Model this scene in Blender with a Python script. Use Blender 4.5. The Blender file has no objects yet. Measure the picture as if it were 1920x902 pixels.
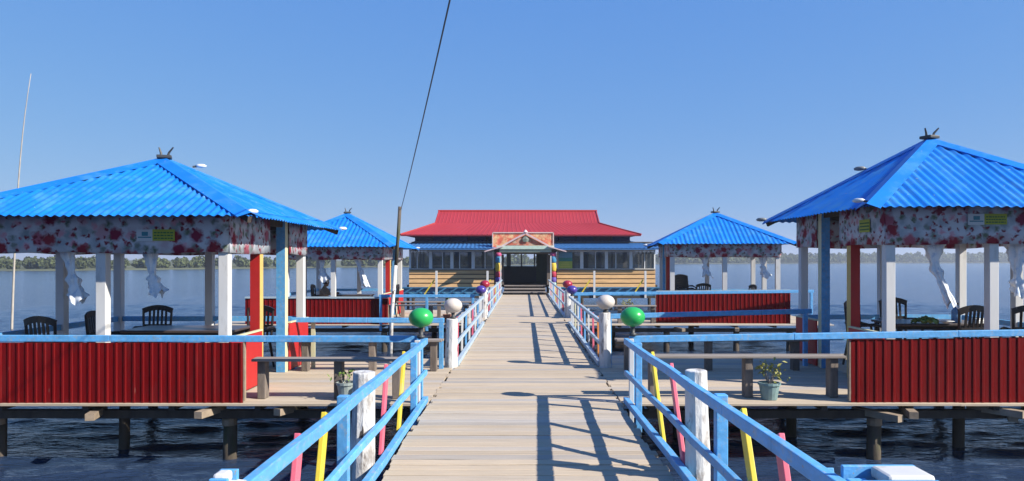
import bpy, math, random
import numpy as np
from mathutils import Vector, Matrix, Euler

random.seed(7)
RNG = np.random.default_rng(7)
R = math.radians
scene = bpy.context.scene
COL = scene.collection

# ------------------------------------------------------------------ camera
F = 1400.0                                   # focal length in photo pixels
cam_d = bpy.data.cameras.new('camera')
cam = bpy.data.objects.new('camera', cam_d)
COL.objects.link(cam)
cam.location = (0, 0, 1.9)
cam.rotation_euler = (R(90), 0, 0)
cam_d.sensor_width = 36
cam_d.lens = F / 1920 * 36
cam_d.shift_x = -22 / 1920
cam_d.shift_y = 37 / 1920
cam_d.clip_start = 0.05
cam_d.clip_end = 6000
scene.camera = cam

# ------------------------------------------------------------------ sky, sun, exposure
SUN = Vector((1.2, -0.52, 0.90)).normalized()
world = bpy.data.worlds.new('World')
scene.world = world
world.use_nodes = True
wn = world.node_tree
wn.nodes.clear()
sky = wn.nodes.new('ShaderNodeTexSky')
sky.sky_type = 'NISHITA'
sky.sun_disc = False
sky.sun_elevation = math.asin(SUN.z)
sky.sun_rotation = math.atan2(SUN.x, SUN.y)
sky.altitude = 0
sky.air_density = 1.0
sky.dust_density = 0.0
sky.ozone_density = 6.0
bgn = wn.nodes.new('ShaderNodeBackground')
bgn.inputs['Strength'].default_value = 0.0735
won = wn.nodes.new('ShaderNodeOutputWorld')
# the camera's own tone response on the clear sky: one power curve per colour channel, the same in every direction
sep = wn.nodes.new('ShaderNodeSeparateColor')
comb = wn.nodes.new('ShaderNodeCombineColor')
wn.links.new(sky.outputs[0], sep.inputs[0])
for ch, (pw_, k_) in enumerate(((0.66, 0.87), (0.42, 1.66), (0.10, 4.60))):
    p_ = wn.nodes.new('ShaderNodeMath')
    p_.operation = 'POWER'
    p_.inputs[1].default_value = pw_
    q_ = wn.nodes.new('ShaderNodeMath')
    q_.operation = 'MULTIPLY'
    q_.inputs[1].default_value = k_
    wn.links.new(sep.outputs[ch], p_.inputs[0])
    wn.links.new(p_.outputs[0], q_.inputs[0])
    wn.links.new(q_.outputs[0], comb.inputs[ch])
wn.links.new(comb.outputs[0], bgn.inputs['Color'])
wn.links.new(bgn.outputs[0], won.inputs['Surface'])

sun_d = bpy.data.lights.new('sun', 'SUN')
sun_d.energy = 5.0
sun_d.angle = R(0.5)
sun_d.color = (1.0, 0.93, 0.82)
sun = bpy.data.objects.new('sun', sun_d)
COL.objects.link(sun)
sun.location = (30, -12, 25)
sun.rotation_euler = SUN.to_track_quat('Z', 'Y').to_euler()

scene.view_settings.view_transform = 'Standard'
scene.view_settings.look = 'None'
scene.view_settings.exposure = 0.95
scene.view_settings.gamma = 1
scene.view_settings.use_curve_mapping = False
scene.render.engine = 'CYCLES'
scene.cycles.max_bounces = 6
scene.cycles.diffuse_bounces = 3
scene.cycles.glossy_bounces = 3
scene.cycles.use_denoising = True

WATER_Z = -0.85

# ------------------------------------------------------------------ materials
MATS = {}
ALBEDO = 0.74          # overall paint and timber reflectance against the sunlit exposure


def mat(name, col, rough=0.6, var=0.12, scale=6.0, bump=0.15, stretch=(1, 1, 1), obj_var=0.0, dirt=None,
        dirt_amt=0.0, dirt_scale=3.0, metallic=0.0, spec=0.4, speck=None, speck_scale=40.0, speck_lim=0.70, tint=None):
    """painted / wooden surface: noise in tone, fine relief, optional worn patches of another colour."""
    if name in MATS:
        return MATS[name]
    m = bpy.data.materials.new(name)
    m.use_nodes = True
    nt = m.node_tree
    b = nt.nodes['Principled BSDF']
    b.inputs['Roughness'].default_value = rough
    b.inputs['Metallic'].default_value = metallic
    b.inputs['Specular IOR Level'].default_value = spec
    tc = nt.nodes.new('ShaderNodeTexCoord')
    mp = nt.nodes.new('ShaderNodeMapping')
    mp.inputs['Scale'].default_value = stretch
    oi = nt.nodes.new('ShaderNodeObjectInfo')
    off = nt.nodes.new('ShaderNodeVectorMath')
    off.operation = 'MULTIPLY'
    off.inputs[1].default_value = (0.37, 0.53, 0.29)
    add = nt.nodes.new('ShaderNodeVectorMath')
    add.operation = 'ADD'
    nt.links.new(oi.outputs['Location'], off.inputs[0])
    nt.links.new(tc.outputs['Object'], add.inputs[0])
    nt.links.new(off.outputs[0], add.inputs[1])
    nt.links.new(add.outputs[0], mp.inputs['Vector'])
    n1 = nt.nodes.new('ShaderNodeTexNoise')
    n1.inputs['Scale'].default_value = scale
    n1.inputs['Detail'].default_value = 6
    n1.inputs['Roughness'].default_value = 0.65
    nt.links.new(mp.outputs[0], n1.inputs['Vector'])
    mr = nt.nodes.new('ShaderNodeMapRange')
    mr.inputs['From Min'].default_value = 0.25
    mr.inputs['From Max'].default_value = 0.75
    mr.inputs['To Min'].default_value = 1 - var
    mr.inputs['To Max'].default_value = 1 + var
    nt.links.new(n1.outputs['Fac'], mr.inputs['Value'])
    val = mr.outputs[0]
    if obj_var > 0:
        mo = nt.nodes.new('ShaderNodeMapRange')
        mo.inputs['To Min'].default_value = 1 - obj_var
        mo.inputs['To Max'].default_value = 1 + obj_var
        nt.links.new(oi.outputs['Random'], mo.inputs['Value'])
        mm = nt.nodes.new('ShaderNodeMath')
        mm.operation = 'MULTIPLY'
        nt.links.new(val, mm.inputs[0])
        nt.links.new(mo.outputs[0], mm.inputs[1])
        val = mm.outputs[0]
    base = nt.nodes.new('ShaderNodeRGB')
    base.outputs[0].default_value = (*[c * ALBEDO for c in col], 1)
    colout = base.outputs[0]
    if dirt is not None:
        n2 = nt.nodes.new('ShaderNodeTexNoise')
        n2.inputs['Scale'].default_value = dirt_scale
        n2.inputs['Detail'].default_value = 8
        n2.inputs['Roughness'].default_value = 0.7
        nt.links.new(mp.outputs[0], n2.inputs['Vector'])
        md = nt.nodes.new('ShaderNodeMapRange')
        md.inputs['From Min'].default_value = 0.62 - dirt_amt * 0.3
        md.inputs['From Max'].default_value = 0.70 - dirt_amt * 0.2
        md.inputs['To Max'].default_value = min(1.0, 0.35 + dirt_amt)
        nt.links.new(n2.outputs['Fac'], md.inputs['Value'])
        mx = nt.nodes.new('ShaderNodeMix')
        mx.data_type = 'RGBA'
        mx.inputs[7].default_value = (*[c * ALBEDO for c in dirt], 1)
        nt.links.new(md.outputs[0], mx.inputs[0])
        nt.links.new(colout, mx.inputs[6])
        colout = mx.outputs[2]
    if tint is not None:                      # some pieces are older and greyer than others
        t1 = nt.nodes.new('ShaderNodeMath')
        t1.operation = 'MULTIPLY'
        t1.inputs[1].default_value = 17.31
        t2 = nt.nodes.new('ShaderNodeMath')
        t2.operation = 'FRACT'
        t3 = nt.nodes.new('ShaderNodeMath')
        t3.operation = 'POWER'
        t3.inputs[1].default_value = 3.0
        nt.links.new(oi.outputs['Random'], t1.inputs[0])
        nt.links.new(t1.outputs[0], t2.inputs[0])
        nt.links.new(t2.outputs[0], t3.inputs[0])
        mt = nt.nodes.new('ShaderNodeMix')
        mt.data_type = 'RGBA'
        mt.inputs[7].default_value = (*[c * ALBEDO for c in tint], 1)
        nt.links.new(t3.outputs[0], mt.inputs[0])
        nt.links.new(colout, mt.inputs[6])
        colout = mt.outputs[2]
    if speck is not None:                     # chips, droppings, knots
        n3 = nt.nodes.new('ShaderNodeTexNoise')
        n3.inputs['Scale'].default_value = speck_scale
        n3.inputs['Detail'].default_value = 2
        nt.links.new(mp.outputs[0], n3.inputs['Vector'])
        ms = nt.nodes.new('ShaderNodeMapRange')
        ms.inputs['From Min'].default_value = speck_lim
        ms.inputs['From Max'].default_value = speck_lim + 0.03
        nt.links.new(n3.outputs['Fac'], ms.inputs['Value'])
        mk = nt.nodes.new('ShaderNodeMix')
        mk.data_type = 'RGBA'
        mk.inputs[7].default_value = (*[c * ALBEDO for c in speck], 1)
        nt.links.new(ms.outputs[0], mk.inputs[0])
        nt.links.new(colout, mk.inputs[6])
        colout = mk.outputs[2]
    vm = nt.nodes.new('ShaderNodeVectorMath')
    vm.operation = 'SCALE'
    nt.links.new(colout, vm.inputs[0])
    nt.links.new(val, vm.inputs['Scale'])
    nt.links.new(vm.outputs[0], b.inputs['Base Color'])
    if bump > 0:
        bp = nt.nodes.new('ShaderNodeBump')
        bp.inputs['Strength'].default_value = bump
        bp.inputs['Distance'].default_value = 0.02
        nt.links.new(n1.outputs['Fac'], bp.inputs['Height'])
        nt.links.new(bp.outputs[0], b.inputs['Normal'])
    MATS[name] = m
    return m


def water_mat():
    m = bpy.data.materials.new('lake_water')
    m.use_nodes = True
    nt = m.node_tree
    b = nt.nodes['Principled BSDF']
    b.inputs['Base Color'].default_value = (0.018, 0.034, 0.072, 1)
    b.inputs['Roughness'].default_value = 0.12
    b.inputs['IOR'].default_value = 1.33
    tc = nt.nodes.new('ShaderNodeTexCoord')
    hs = []
    for sc, rot, st, w in ((2.2, 10, (0.55, 1.5, 1), 0.6), (5.5, -8, (0.55, 1.5, 1), 0.50), (13.0, 14, (0.6, 1.4, 1), 0.22)):
        mp = nt.nodes.new('ShaderNodeMapping')
        mp.inputs['Rotation'].default_value = (0, 0, R(rot))
        mp.inputs['Scale'].default_value = st
        nt.links.new(tc.outputs['Object'], mp.inputs['Vector'])
        n = nt.nodes.new('ShaderNodeTexNoise')
        n.inputs['Scale'].default_value = sc
        n.inputs['Detail'].default_value = 3
        n.inputs['Distortion'].default_value = 0.4
        nt.links.new(mp.outputs[0], n.inputs['Vector'])
        k = nt.nodes.new('ShaderNodeMath')
        k.operation = 'MULTIPLY'
        k.inputs[1].default_value = w
        nt.links.new(n.outputs['Fac'], k.inputs[0])
        hs.append(k.outputs[0])
    a = nt.nodes.new('ShaderNodeMath')
    nt.links.new(hs[0], a.inputs[0])
    nt.links.new(hs[1], a.inputs[1])
    a2 = nt.nodes.new('ShaderNodeMath')
    nt.links.new(a.outputs[0], a2.inputs[0])
    nt.links.new(hs[2], a2.inputs[1])
    bp = nt.nodes.new('ShaderNodeBump')
    bp.inputs['Strength'].default_value = 0.6
    bp.inputs['Distance'].default_value = 0.12
    nt.links.new(a2.outputs[0], bp.inputs['Height'])
    nt.links.new(bp.outputs[0], b.inputs['Normal'])
    return m


def floral_mat():
    """printed cloth: bluish white ground, crimson and pink roses, grey-green leaves (uv in metres)."""
    m = bpy.data.materials.new('floral_cloth')
    m.use_nodes = True
    nt = m.node_tree
    L = nt.links.new
    b = nt.nodes['Principled BSDF']
    b.inputs['Roughness'].default_value = 0.8
    b.inputs['Specular IOR Level'].default_value = 0.15
    uv = nt.nodes.new('ShaderNodeUVMap')
    oi = nt.nodes.new('ShaderNodeObjectInfo')
    sh = nt.nodes.new('ShaderNodeVectorMath')
    sh.operation = 'MULTIPLY_ADD'
    sh.inputs[1].default_value = (1, 1, 1)
    cx = nt.nodes.new('ShaderNodeCombineXYZ')
    k = nt.nodes.new('ShaderNodeMath')
    k.operation = 'MULTIPLY'
    k.inputs[1].default_value = 37.0
    L(oi.outputs['Random'], k.inputs[0])
    L(k.outputs[0], cx.inputs[0])
    L(uv.outputs[0], sh.inputs[0])
    L(cx.outputs[0], sh.inputs[2])
    nz = nt.nodes.new('ShaderNodeTexNoise')
    nz.inputs['Scale'].default_value = 16
    nz.inputs['Detail'].default_value = 3
    L(sh.outputs[0], nz.inputs['Vector'])
    ds = nt.nodes.new('ShaderNodeVectorMath')
    ds.operation = 'MULTIPLY_ADD'
    ds.inputs[1].default_value = (0.13, 0.13, 0)
    L(nz.outputs['Color'], ds.inputs[0])
    L(sh.outputs[0], ds.inputs[2])

    def layer(scale, lo, hi, seed, ramp, prev):
        mp = nt.nodes.new('ShaderNodeMapping')
        mp.inputs['Location'].default_value = (seed, seed * 0.7, 0)
        L(ds.outputs[0], mp.inputs['Vector'])
        v = nt.nodes.new('ShaderNodeTexVoronoi')
        v.voronoi_dimensions = '2D'
        v.inputs['Scale'].default_value = scale
        L(mp.outputs[0], v.inputs['Vector'])
        mr = nt.nodes.new('ShaderNodeMapRange')
        mr.inputs['From Min'].default_value = lo
        mr.inputs['From Max'].default_value = hi
        mr.inputs['To Min'].default_value = 1
        mr.inputs['To Max'].default_value = 0
        L(v.outputs['Distance'], mr.inputs['Value'])
        sp = nt.nodes.new('ShaderNodeSeparateColor')
        L(v.outputs['Color'], sp.inputs[0])
        cr = nt.nodes.new('ShaderNodeValToRGB')
        cr.color_ramp.interpolation = 'CONSTANT'
        els = cr.color_ramp.elements
        while len(els) > 1:
            els.remove(els[0])
        els[0].position = 0
        els[0].color = (*ramp[0][1], 1)
        for p, c in ramp[1:]:
            e = els.new(p)
            e.color = (*c, 1)
        L(sp.outputs[0], cr.inputs[0])
        g = nt.nodes.new('ShaderNodeMath')      # only part of the cells carry a flower
        g.operation = 'LESS_THAN'
        g.inputs[1].default_value = 0.72
        L(sp.outputs[1], g.inputs[0])
        q = nt.nodes.new('ShaderNodeMath')
        q.operation = 'MULTIPLY'
        L(mr.outputs[0], q.inputs[0])
        L(g.outputs[0], q.inputs[1])
        mx = nt.nodes.new('ShaderNodeMix')
        mx.data_type = 'RGBA'
        L(q.outputs[0], mx.inputs[0])
        if isinstance(prev, tuple):
            mx.inputs[6].default_value = (*prev, 1)
        else:
            L(prev, mx.inputs[6])
        L(cr.outputs[0], mx.inputs[7])
        return mx.outputs[2]

    c0 = layer(5.0, 0.15, 0.6, 3.3, [(0, (0.36, 0.42, 0.48)), (0.4, (0.28, 0.34, 0.37)), (0.7, (0.50, 0.42, 0.47))],
               (0.58, 0.61, 0.67))
    c1 = layer(6.5, 0.10, 0.42, 9.1, [(0, (0.13, 0.17, 0.12)), (0.45, (0.20, 0.24, 0.22)), (0.8, (0.62, 0.32, 0.38))], c0)
    c2 = layer(3.5, 0.22, 0.42, 1.7, [(0, (0.30, 0.03, 0.05)), (0.45, (0.24, 0.02, 0.06)), (0.7, (0.42, 0.12, 0.17)),
                                      (0.9, (0.52, 0.33, 0.38))], c1)
    c3 = layer(9.0, 0.12, 0.32, 5.2, [(0, (0.20, 0.02, 0.04)), (0.6, (0.40, 0.12, 0.16))], c2)
    sc_ = nt.nodes.new('ShaderNodeVectorMath')
    sc_.operation = 'SCALE'
    sc_.inputs['Scale'].default_value = ALBEDO
    L(c3, sc_.inputs[0])
    L(sc_.outputs[0], b.inputs['Base Color'])
    return m


M_BLUE = lambda: mat('blue_rail_paint', (0.115, 0.40, 0.76), 0.55, 0.22, 6, 0.25, stretch=(2, 0.8, 2), obj_var=0.10,
                     dirt=(0.34, 0.42, 0.50), dirt_amt=0.30, dirt_scale=11, speck=(0.36, 0.33, 0.30), speck_scale=26, speck_lim=0.69)
M_ROOF = lambda: mat('blue_sheet_metal', (0.008, 0.205, 0.74), 0.42, 0.16, 1.1, 0.0, dirt=(0.06, 0.28, 0.66), dirt_amt=0.42,
                     dirt_scale=2.6, spec=0.30, speck=(0.4, 0.5, 0.6), speck_scale=16, speck_lim=0.73)
M_RED = lambda: mat('red_sheet_metal', (0.165, 0.002, 0.003), 0.60, 0.22, 2, 0.0, stretch=(1.5, 1.5, 0.35), dirt=(0.15, 0.012, 0.012), dirt_amt=0.25, dirt_scale=3, spec=0.10, speck=(0.24, 0.10, 0.08), speck_scale=9, speck_lim=0.74)
M_REDBOARD = lambda: mat('red_board_paint', (0.50, 0.020, 0.018), 0.5, 0.12, 4, 0.08)
M_WHITE = lambda: mat('white_post_paint', (0.70, 0.70, 0.69), 0.55, 0.08, 5, 0.1, stretch=(1, 1, 0.25), obj_var=0.04,
                      dirt=(0.42, 0.40, 0.36), dirt_amt=0.12, dirt_scale=7)
M_LIME = lambda: mat('whitewashed_log', (0.72, 0.72, 0.71), 0.85, 0.12, 9, 0.9, stretch=(1, 1, 0.35),
                     dirt=(0.24, 0.20, 0.17), dirt_amt=0.40, dirt_scale=8, speck=(0.10, 0.08, 0.07), speck_scale=14, speck_lim=0.66)
M_YEL = lambda: mat('yellow_paint', (0.78, 0.60, 0.05), 0.5, 0.1, 5, 0.12, dirt=(0.62, 0.55, 0.3), dirt_amt=0.1)
M_PINK = lambda: mat('pink_paint', (0.78, 0.15, 0.22), 0.5, 0.1, 5, 0.12, dirt=(0.65, 0.35, 0.36), dirt_amt=0.1)
M_ORANGE = lambda: mat('orange_paint', (0.75, 0.26, 0.06), 0.5, 0.1, 5, 0.12)
M_CREAM = lambda: mat('cream_paint', (0.66, 0.64, 0.42), 0.6, 0.1, 5, 0.12)
M_PLANK = lambda: mat('weathered_deck_plank', (0.545, 0.445, 0.330), 0.8, 0.16, 5, 0.30, stretch=(0.35, 5, 5), obj_var=0.11,
                      dirt=(0.36, 0.29, 0.22), dirt_amt=0.12, dirt_scale=1.6, spec=0.2, speck=(0.16, 0.12, 0.09), speck_scale=3.2, speck_lim=0.76, tint=(0.43, 0.40, 0.37))
M_BENCH = lambda: mat('grey_bench_wood', (0.30, 0.265, 0.24), 0.85, 0.25, 5, 0.4, stretch=(0.4, 5, 5), obj_var=0.12, spec=0.2)
M_DARKWOOD = lambda: mat('dark_wet_timber', (0.075, 0.062, 0.052), 0.85, 0.35, 6, 0.5, stretch=(1, 1, 0.4), obj_var=0.2, spec=0.25)
M_LOGEND = lambda: mat('sawn_timber', (0.33, 0.26, 0.19), 0.85, 0.25, 9, 0.4, obj_var=0.15, spec=0.2)
M_PILE = lambda: mat('timber_pile', (0.10, 0.082, 0.066), 0.9, 0.35, 7, 0.7, stretch=(1, 1, 0.3), obj_var=0.2,
                     dirt=(0.07, 0.09, 0.03), dirt_amt=0.28, dirt_scale=2.2, spec=0.2)
M_BLACK = lambda: mat('black_plastic', (0.018, 0.014, 0.013), 0.38, 0.15, 8, 0.0)
M_TABLE = lambda: mat('dark_table_top', (0.075, 0.058, 0.055), 0.35, 0.2, 5, 0.05)
M_CLOTH = lambda: mat('white_blue_curtain', (0.90, 0.93, 0.96), 0.8, 0.10, 10, 0.1, dirt=(0.33, 0.50, 0.74), dirt_amt=0.35, dirt_scale=9, spec=0.1)
M_DKMETAL = lambda: mat('dark_metal', (0.05, 0.055, 0.06), 0.5, 0.15, 6, 0.05)
M_GREYMETAL = lambda: mat('grey_metal', (0.24, 0.26, 0.26), 0.45, 0.15, 6, 0.05)
M_LIGHT = lambda: mat('white_lamp_plastic', (0.75, 0.77, 0.78), 0.35, 0.04, 6, 0.0)


# ------------------------------------------------------------------ mesh builder
class MB:
    def __init__(self):
        self.v, self.f, self.mi, self.uv = [], [], [], {}

    def add(self, vs, fs, mi=0):
        o = len(self.v)
        self.v.extend([tuple(p) for p in vs])
        for f in fs:
            self.f.append(tuple(i + o for i in f))
            self.mi.append(mi)
        return self

    def box(self, c, s, rot=None, mi=0, side_mi=None):
        x, y, z = s[0] / 2, s[1] / 2, s[2] / 2
        vs = [Vector((a * x, b * y, d * z)) for d in (-1, 1) for b in (-1, 1) for a in (-1, 1)]
        if rot is not None:
            mt = Euler(rot).to_matrix()
            vs = [mt @ v for v in vs]
        c = Vector(c)
        vs = [v + c for v in vs]
        fs = [(0, 2, 3, 1), (4, 5, 7, 6), (0, 1, 5, 4), (2, 6, 7, 3), (0, 4, 6, 2), (1, 3, 7, 5)]
        o = len(self.v)
        self.v.extend([tuple(p) for p in vs])
        for n, f in enumerate(fs):
            self.f.append(tuple(i + o for i in f))
            self.mi.append(side_mi if (side_mi is not None and n >= 4) else mi)
        return self

    def beam(self, p0, p1, w, h, up=(0, 0, 1), mi=0):
        """rectangular bar from p0 to p1, w across, h along 'up'."""
        p0, p1 = Vector(p0), Vector(p1)
        d = (p1 - p0).normalized()
        u = Vector(up)
        s = d.cross(u).normalized()
        u = s.cross(d).normalized()
        vs = []
        for p in (p0, p1):
            for a, b in ((-1, -1), (1, -1), (1, 1), (-1, 1)):
                vs.append(p + s * (a * w / 2) + u * (b * h / 2))
        fs = [(0, 1, 2, 3), (7, 6, 5, 4), (0, 4, 5, 1), (1, 5, 6, 2), (2, 6, 7, 3), (3, 7, 4, 0)]
        return self.add(vs, fs, mi)

    def tube(self, pts, rad, n=8, mi=0, jit=0.0):
        pts = [Vector(p) for p in pts]
        if not hasattr(rad, '__len__'):
            rad = [rad] * len(pts)
        o = []
        ref = Vector((0.31, 0.95, 0.05))
        vs, fs = [], []
        for i, p in enumerate(pts):
            d = (pts[min(i + 1, len(pts) - 1)] - pts[max(i - 1, 0)]).normalized()
            r_ = ref if abs(d.dot(ref)) < 0.95 else Vector((1, 0, 0))
            s = d.cross(r_).normalized()
            u = s.cross(d)
            for k in range(n):
                a = 2 * math.pi * k / n
                rr = rad[i] * (1 + jit * (random.random() - 0.5))
                vs.append(p + (s * math.cos(a) + u * math.sin(a)) * rr)
        for i in range(len(pts) - 1):
            for k in range(n):
                k2 = (k + 1) % n
                fs.append((i * n + k, (i + 1) * n + k, (i + 1) * n + k2, i * n + k2))
        fs.append(tuple(range(n)))
        m = (len(pts) - 1) * n
        fs.append(tuple(m + k for k in reversed(range(n))))
        return self.add(vs, fs, mi)

    def lathe(self, prof, n=16, c=(0, 0, 0), mi=0, sq=(1, 1)):
        vs, fs = [], []
        for r, z in prof:
            for k in range(n):
                a = 2 * math.pi * k / n
                vs.append((c[0] + r * math.cos(a) * sq[0], c[1] + r * math.sin(a) * sq[1], c[2] + z))
        for i in range(len(prof) - 1):
            for k in range(n):
                k2 = (k + 1) % n
                fs.append((i * n + k, i * n + k2, (i + 1) * n + k2, (i + 1) * n + k))
        fs.append(tuple(reversed(range(n))))
        m = (len(prof) - 1) * n
        fs.append(tuple(m + k for k in range(n)))
        return self.add(vs, fs, mi)

    def mesh(self, name, mats, smooth=False):
        me = bpy.data.meshes.new(name)
        me.from_pydata(self.v, [], self.f)
        if not isinstance(mats, (list, tuple)):
            mats = [mats]
        for m in mats:
            me.materials.append(m)
        if len(mats) > 1:
            me.polygons.foreach_set('material_index', self.mi)
        if smooth:
            me.polygons.foreach_set('use_smooth', [True] * len(me.polygons))
        me.update()
        return me

    def build(self, name, mats, parent=None, world=False, smooth=False, bevel=0.0, loc=(0, 0, 0), rot=None):
        """one object; with world=True the vertices are world positions and are made relative to the (unrotated) parent."""
        if world:
            o = Vector((0, 0, 0))
            p = parent
            while p is not None:
                o += p.location
                p = p.parent
            self.v = [tuple(Vector(v) - o) for v in self.v]
        me = self.mesh(name, mats, smooth)
        return link(name, me, parent, loc, rot, bevel)


def link(name, me, parent=None, loc=(0, 0, 0), rot=None, bevel=0.0):
    ob = bpy.data.objects.new(name, me)
    COL.objects.link(ob)
    ob.parent = parent
    ob.location = loc
    if rot is not None:
        ob.rotation_euler = rot
    if bevel > 0:
        md = ob.modifiers.new('bevel', 'BEVEL')
        md.width = bevel
        md.segments = 2
        md.limit_method = 'ANGLE'
    return ob


def tag(o, label=None, cat=None, group=None, kind=None):
    if label:
        o['label'] = label
    if cat:
        o['category'] = cat
    if group:
        o['group'] = group
    if kind:
        o['kind'] = kind
    return o


def thing(name, loc, label, cat, group=None, rotz=0.0):
    o = bpy.data.objects.new(name, None)
    o.empty_display_size = 0.2
    COL.objects.link(o)
    o.location = loc
    o.rotation_euler = (0, 0, rotz)
    return tag(o, label, cat, group)


def copy_tree(o, parent=None):
    c = o.copy()
    COL.objects.link(c)
    c.parent = parent
    for ch in list(o.children):
        copy_tree(ch, c)
    return c


# ================================================================== THE SETTING
# ---- water: one sheet to the horizon, real ripples near the piers
def build_water():
    xs = np.concatenate([[-3000, -900, -300, -120, -60], np.arange(-30, 30.01, 0.14), [60, 120, 300, 900, 3000]])
    ys = np.concatenate([[-600, -100, -25], np.arange(-2, 6, 0.3), np.arange(6, 20, 0.10), np.arange(20, 46, 0.30), np.arange(46, 100, 1.2),
                         [130, 200, 400, 900, 1500, 3500]])
    X, Y = np.meshgrid(xs, ys)
    Z = np.zeros_like(X)
    rng = np.random.default_rng(3)
    for i in range(26):
        lam = 0.32 * (1.05 ** i) * rng.uniform(0.9, 1.1)
        th = R(102) + rng.normal(0, 0.26)
        k = 2 * math.pi / lam
        amp = 0.0060 * lam
        ph = rng.uniform(0, 6.28)
        Z += amp * np.sin(k * (X * math.cos(th) + Y * math.sin(th)) + ph + 0.6 * np.sin(0.23 * X + i) + 0.5 * np.sin(0.31 * Y + 2 * i))
    fade = np.clip((30 - np.abs(X)) / 6, 0, 1) * np.clip((100 - Y) / 50, 0, 1) * np.clip((Y + 2) / 3, 0, 1)
    Z *= fade
    ny, nx = X.shape
    v = np.stack([X, Y, Z], -1).reshape(-1, 3)
    a = (np.arange(ny - 1)[:, None] * nx + np.arange(nx - 1)[None, :]).reshape(-1)
    f = np.stack([a, a + 1, a + nx + 1, a + nx], 1)
    me = bpy.data.meshes.new('water')
    me.vertices.add(len(v))
    me.vertices.foreach_set('co', v.ravel())
    me.loops.add(f.size)
    me.loops.foreach_set('vertex_index', f.ravel())
    me.polygons.add(len(f))
    me.polygons.foreach_set('loop_start', np.arange(0, f.size, 4))
    me.polygons.foreach_set('loop_total', np.full(len(f), 4))
    me.polygons.foreach_set('use_smooth', np.ones(len(f), bool))
    me.update(calc_edges=True)
    me.materials.append(water_mat())
    o = link('water', me, None, (0, 0, WATER_Z))
    tag(o, 'rippled dark blue lake water under and around the piers', 'water', kind='structure')


build_water()


# ---- far shore: land strip and the wood on it
def shore_y(x):
    # distance of the waterline along the far bank
    pts = [(-900, 150), (-300, 170), (-120, 195), (-40, 330), (60, 520), (300, 690), (480, 770), (900, 900), (1600, 1000)]
    return float(np.interp(x, [p[0] for p in pts], [p[1] for p in pts]))


def build_shore():
    mb = MB()
    xs = np.linspace(-900, 1600, 160)
    vs = []
    for x in xs:
        y = shore_y(x) + 4 * math.sin(x * 0.07)
        vs += [(x, y, WATER_Z - 0.3), (x, y + 4, WATER_Z + 0.35), (x - 40, y + 250, WATER_Z + 2.0), (x - 60, y + 900, WATER_Z + 3)]
    fs = []
    for i in range(len(xs) - 1):
        for k in range(3):
            a = i * 4 + k
            fs.append((a, a + 4, a + 5, a + 1))
    mb.add(vs, fs)
    o = mb.build('far_shore', mat('bank_grass', (0.11, 0.12, 0.06), 0.95, 0.3, 0.05, 0), smooth=True)
    tag(o, 'low grassy bank on the far side of the lake', 'shore', kind='structure')
    # wood: many small leaf faces gathered in crowns
    rng = np.random.default_rng(11)
    V, FC = [], []
    n = 0
    crowns = []
    x = -420.0
    while x < 900:
        y = shore_y(x)
        h = np.interp(y, [150, 200, 500, 800], [2.5, 2.9, 6.2, 9.2])
        crowns.append((x, y + rng.uniform(6, 14), h * rng.uniform(0.62, 1.12)))
        if rng.random() < 0.5:
            crowns.append((x + rng.uniform(-3, 3), y + rng.uniform(16, 40), h * rng.uniform(0.9, 1.3)))
        x += h * rng.uniform(0.22, 0.7)
    for cx, cy, h in crowns:
        rad = h * rng.uniform(0.35, 0.6)
        m = 150
        d = rng.normal(size=(m, 3))
        d /= np.linalg.norm(d, axis=1)[:, None]
        rr = rng.uniform(0.55, 1.0, m) ** 0.6
        lob = 1 + 0.22 * np.sin(d[:, 0] * 5 + cx) * np.cos(d[:, 2] * 6 + cy)
        c = np.stack([cx + d[:, 0] * rad * rr * lob, cy + d[:, 1] * rad * rr * lob,
                      WATER_Z + 0.3 + h * 0.52 + d[:, 2] * h * 0.5 * rr * lob], 1)
        s = h * rng.uniform(0.05, 0.12, m)
        a = rng.normal(size=(m, 3))
        a /= np.linalg.norm(a, axis=1)[:, None]
        b = np.cross(a, d)
        b /= np.linalg.norm(b, axis=1)[:, None] + 1e-6
        a *= s[:, None]
        b *= s[:, None]
        q = np.stack([c - a - b, c + a - b, c + a + b, c - a + b], 1).reshape(-1, 3)
        V.append(q)
        FC.append(np.arange(4 * m).reshape(-1, 4) + n)
        n += 4 * m
    V = np.concatenate(V)
    FC = np.concatenate(FC)
    me = bpy.data.meshes.new('far_wood')
    me.from_pydata(V.tolist(), [], FC.tolist())
    me.materials.append(mat('far_foliage', (0.095, 0.115, 0.05), 0.9, 0.45, 0.08, 0, spec=0.1))
    o = link('far_wood', me)
    tag(o, 'distant belt of green trees along the far lake shore', 'wood', kind='stuff')


build_shore()


# ---- walkway
def plank_mesh(name, length, width, thick, mat_, axis='x', n=10):
    """weathered board along x with slightly uneven edges."""
    mb = MB()
    vs, fs = [], []
    for i in range(n + 1):
        x = -length / 2 + length * i / n
        e0 = -width / 2 + random.uniform(-0.003, 0.003)
        e1 = width / 2 + random.uniform(-0.003, 0.003)
        dz = random.uniform(-0.0015, 0.0015)
        for y, z in ((e0, -thick), (e1, -thick), (e1, -0.004 + dz), (e1 - 0.006, dz), (e0 + 0.006, dz), (e0, -0.004 + dz)):
            vs.append((x, y, z))
    for i in range(n):
        for k in range(6):
            k2 = (k + 1) % 6
            fs.append((i * 6 + k, (i + 1) * 6 + k, (i + 1) * 6 + k2, i * 6 + k2))
    fs.append((5, 4, 3, 2, 1, 0))
    fs.append(tuple(n * 6 + k for k in range(6)))
    mb.add(vs, fs)
    return mb.mesh(name, mat_)


WX0, WX1 = -1.25, 1.29


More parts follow.
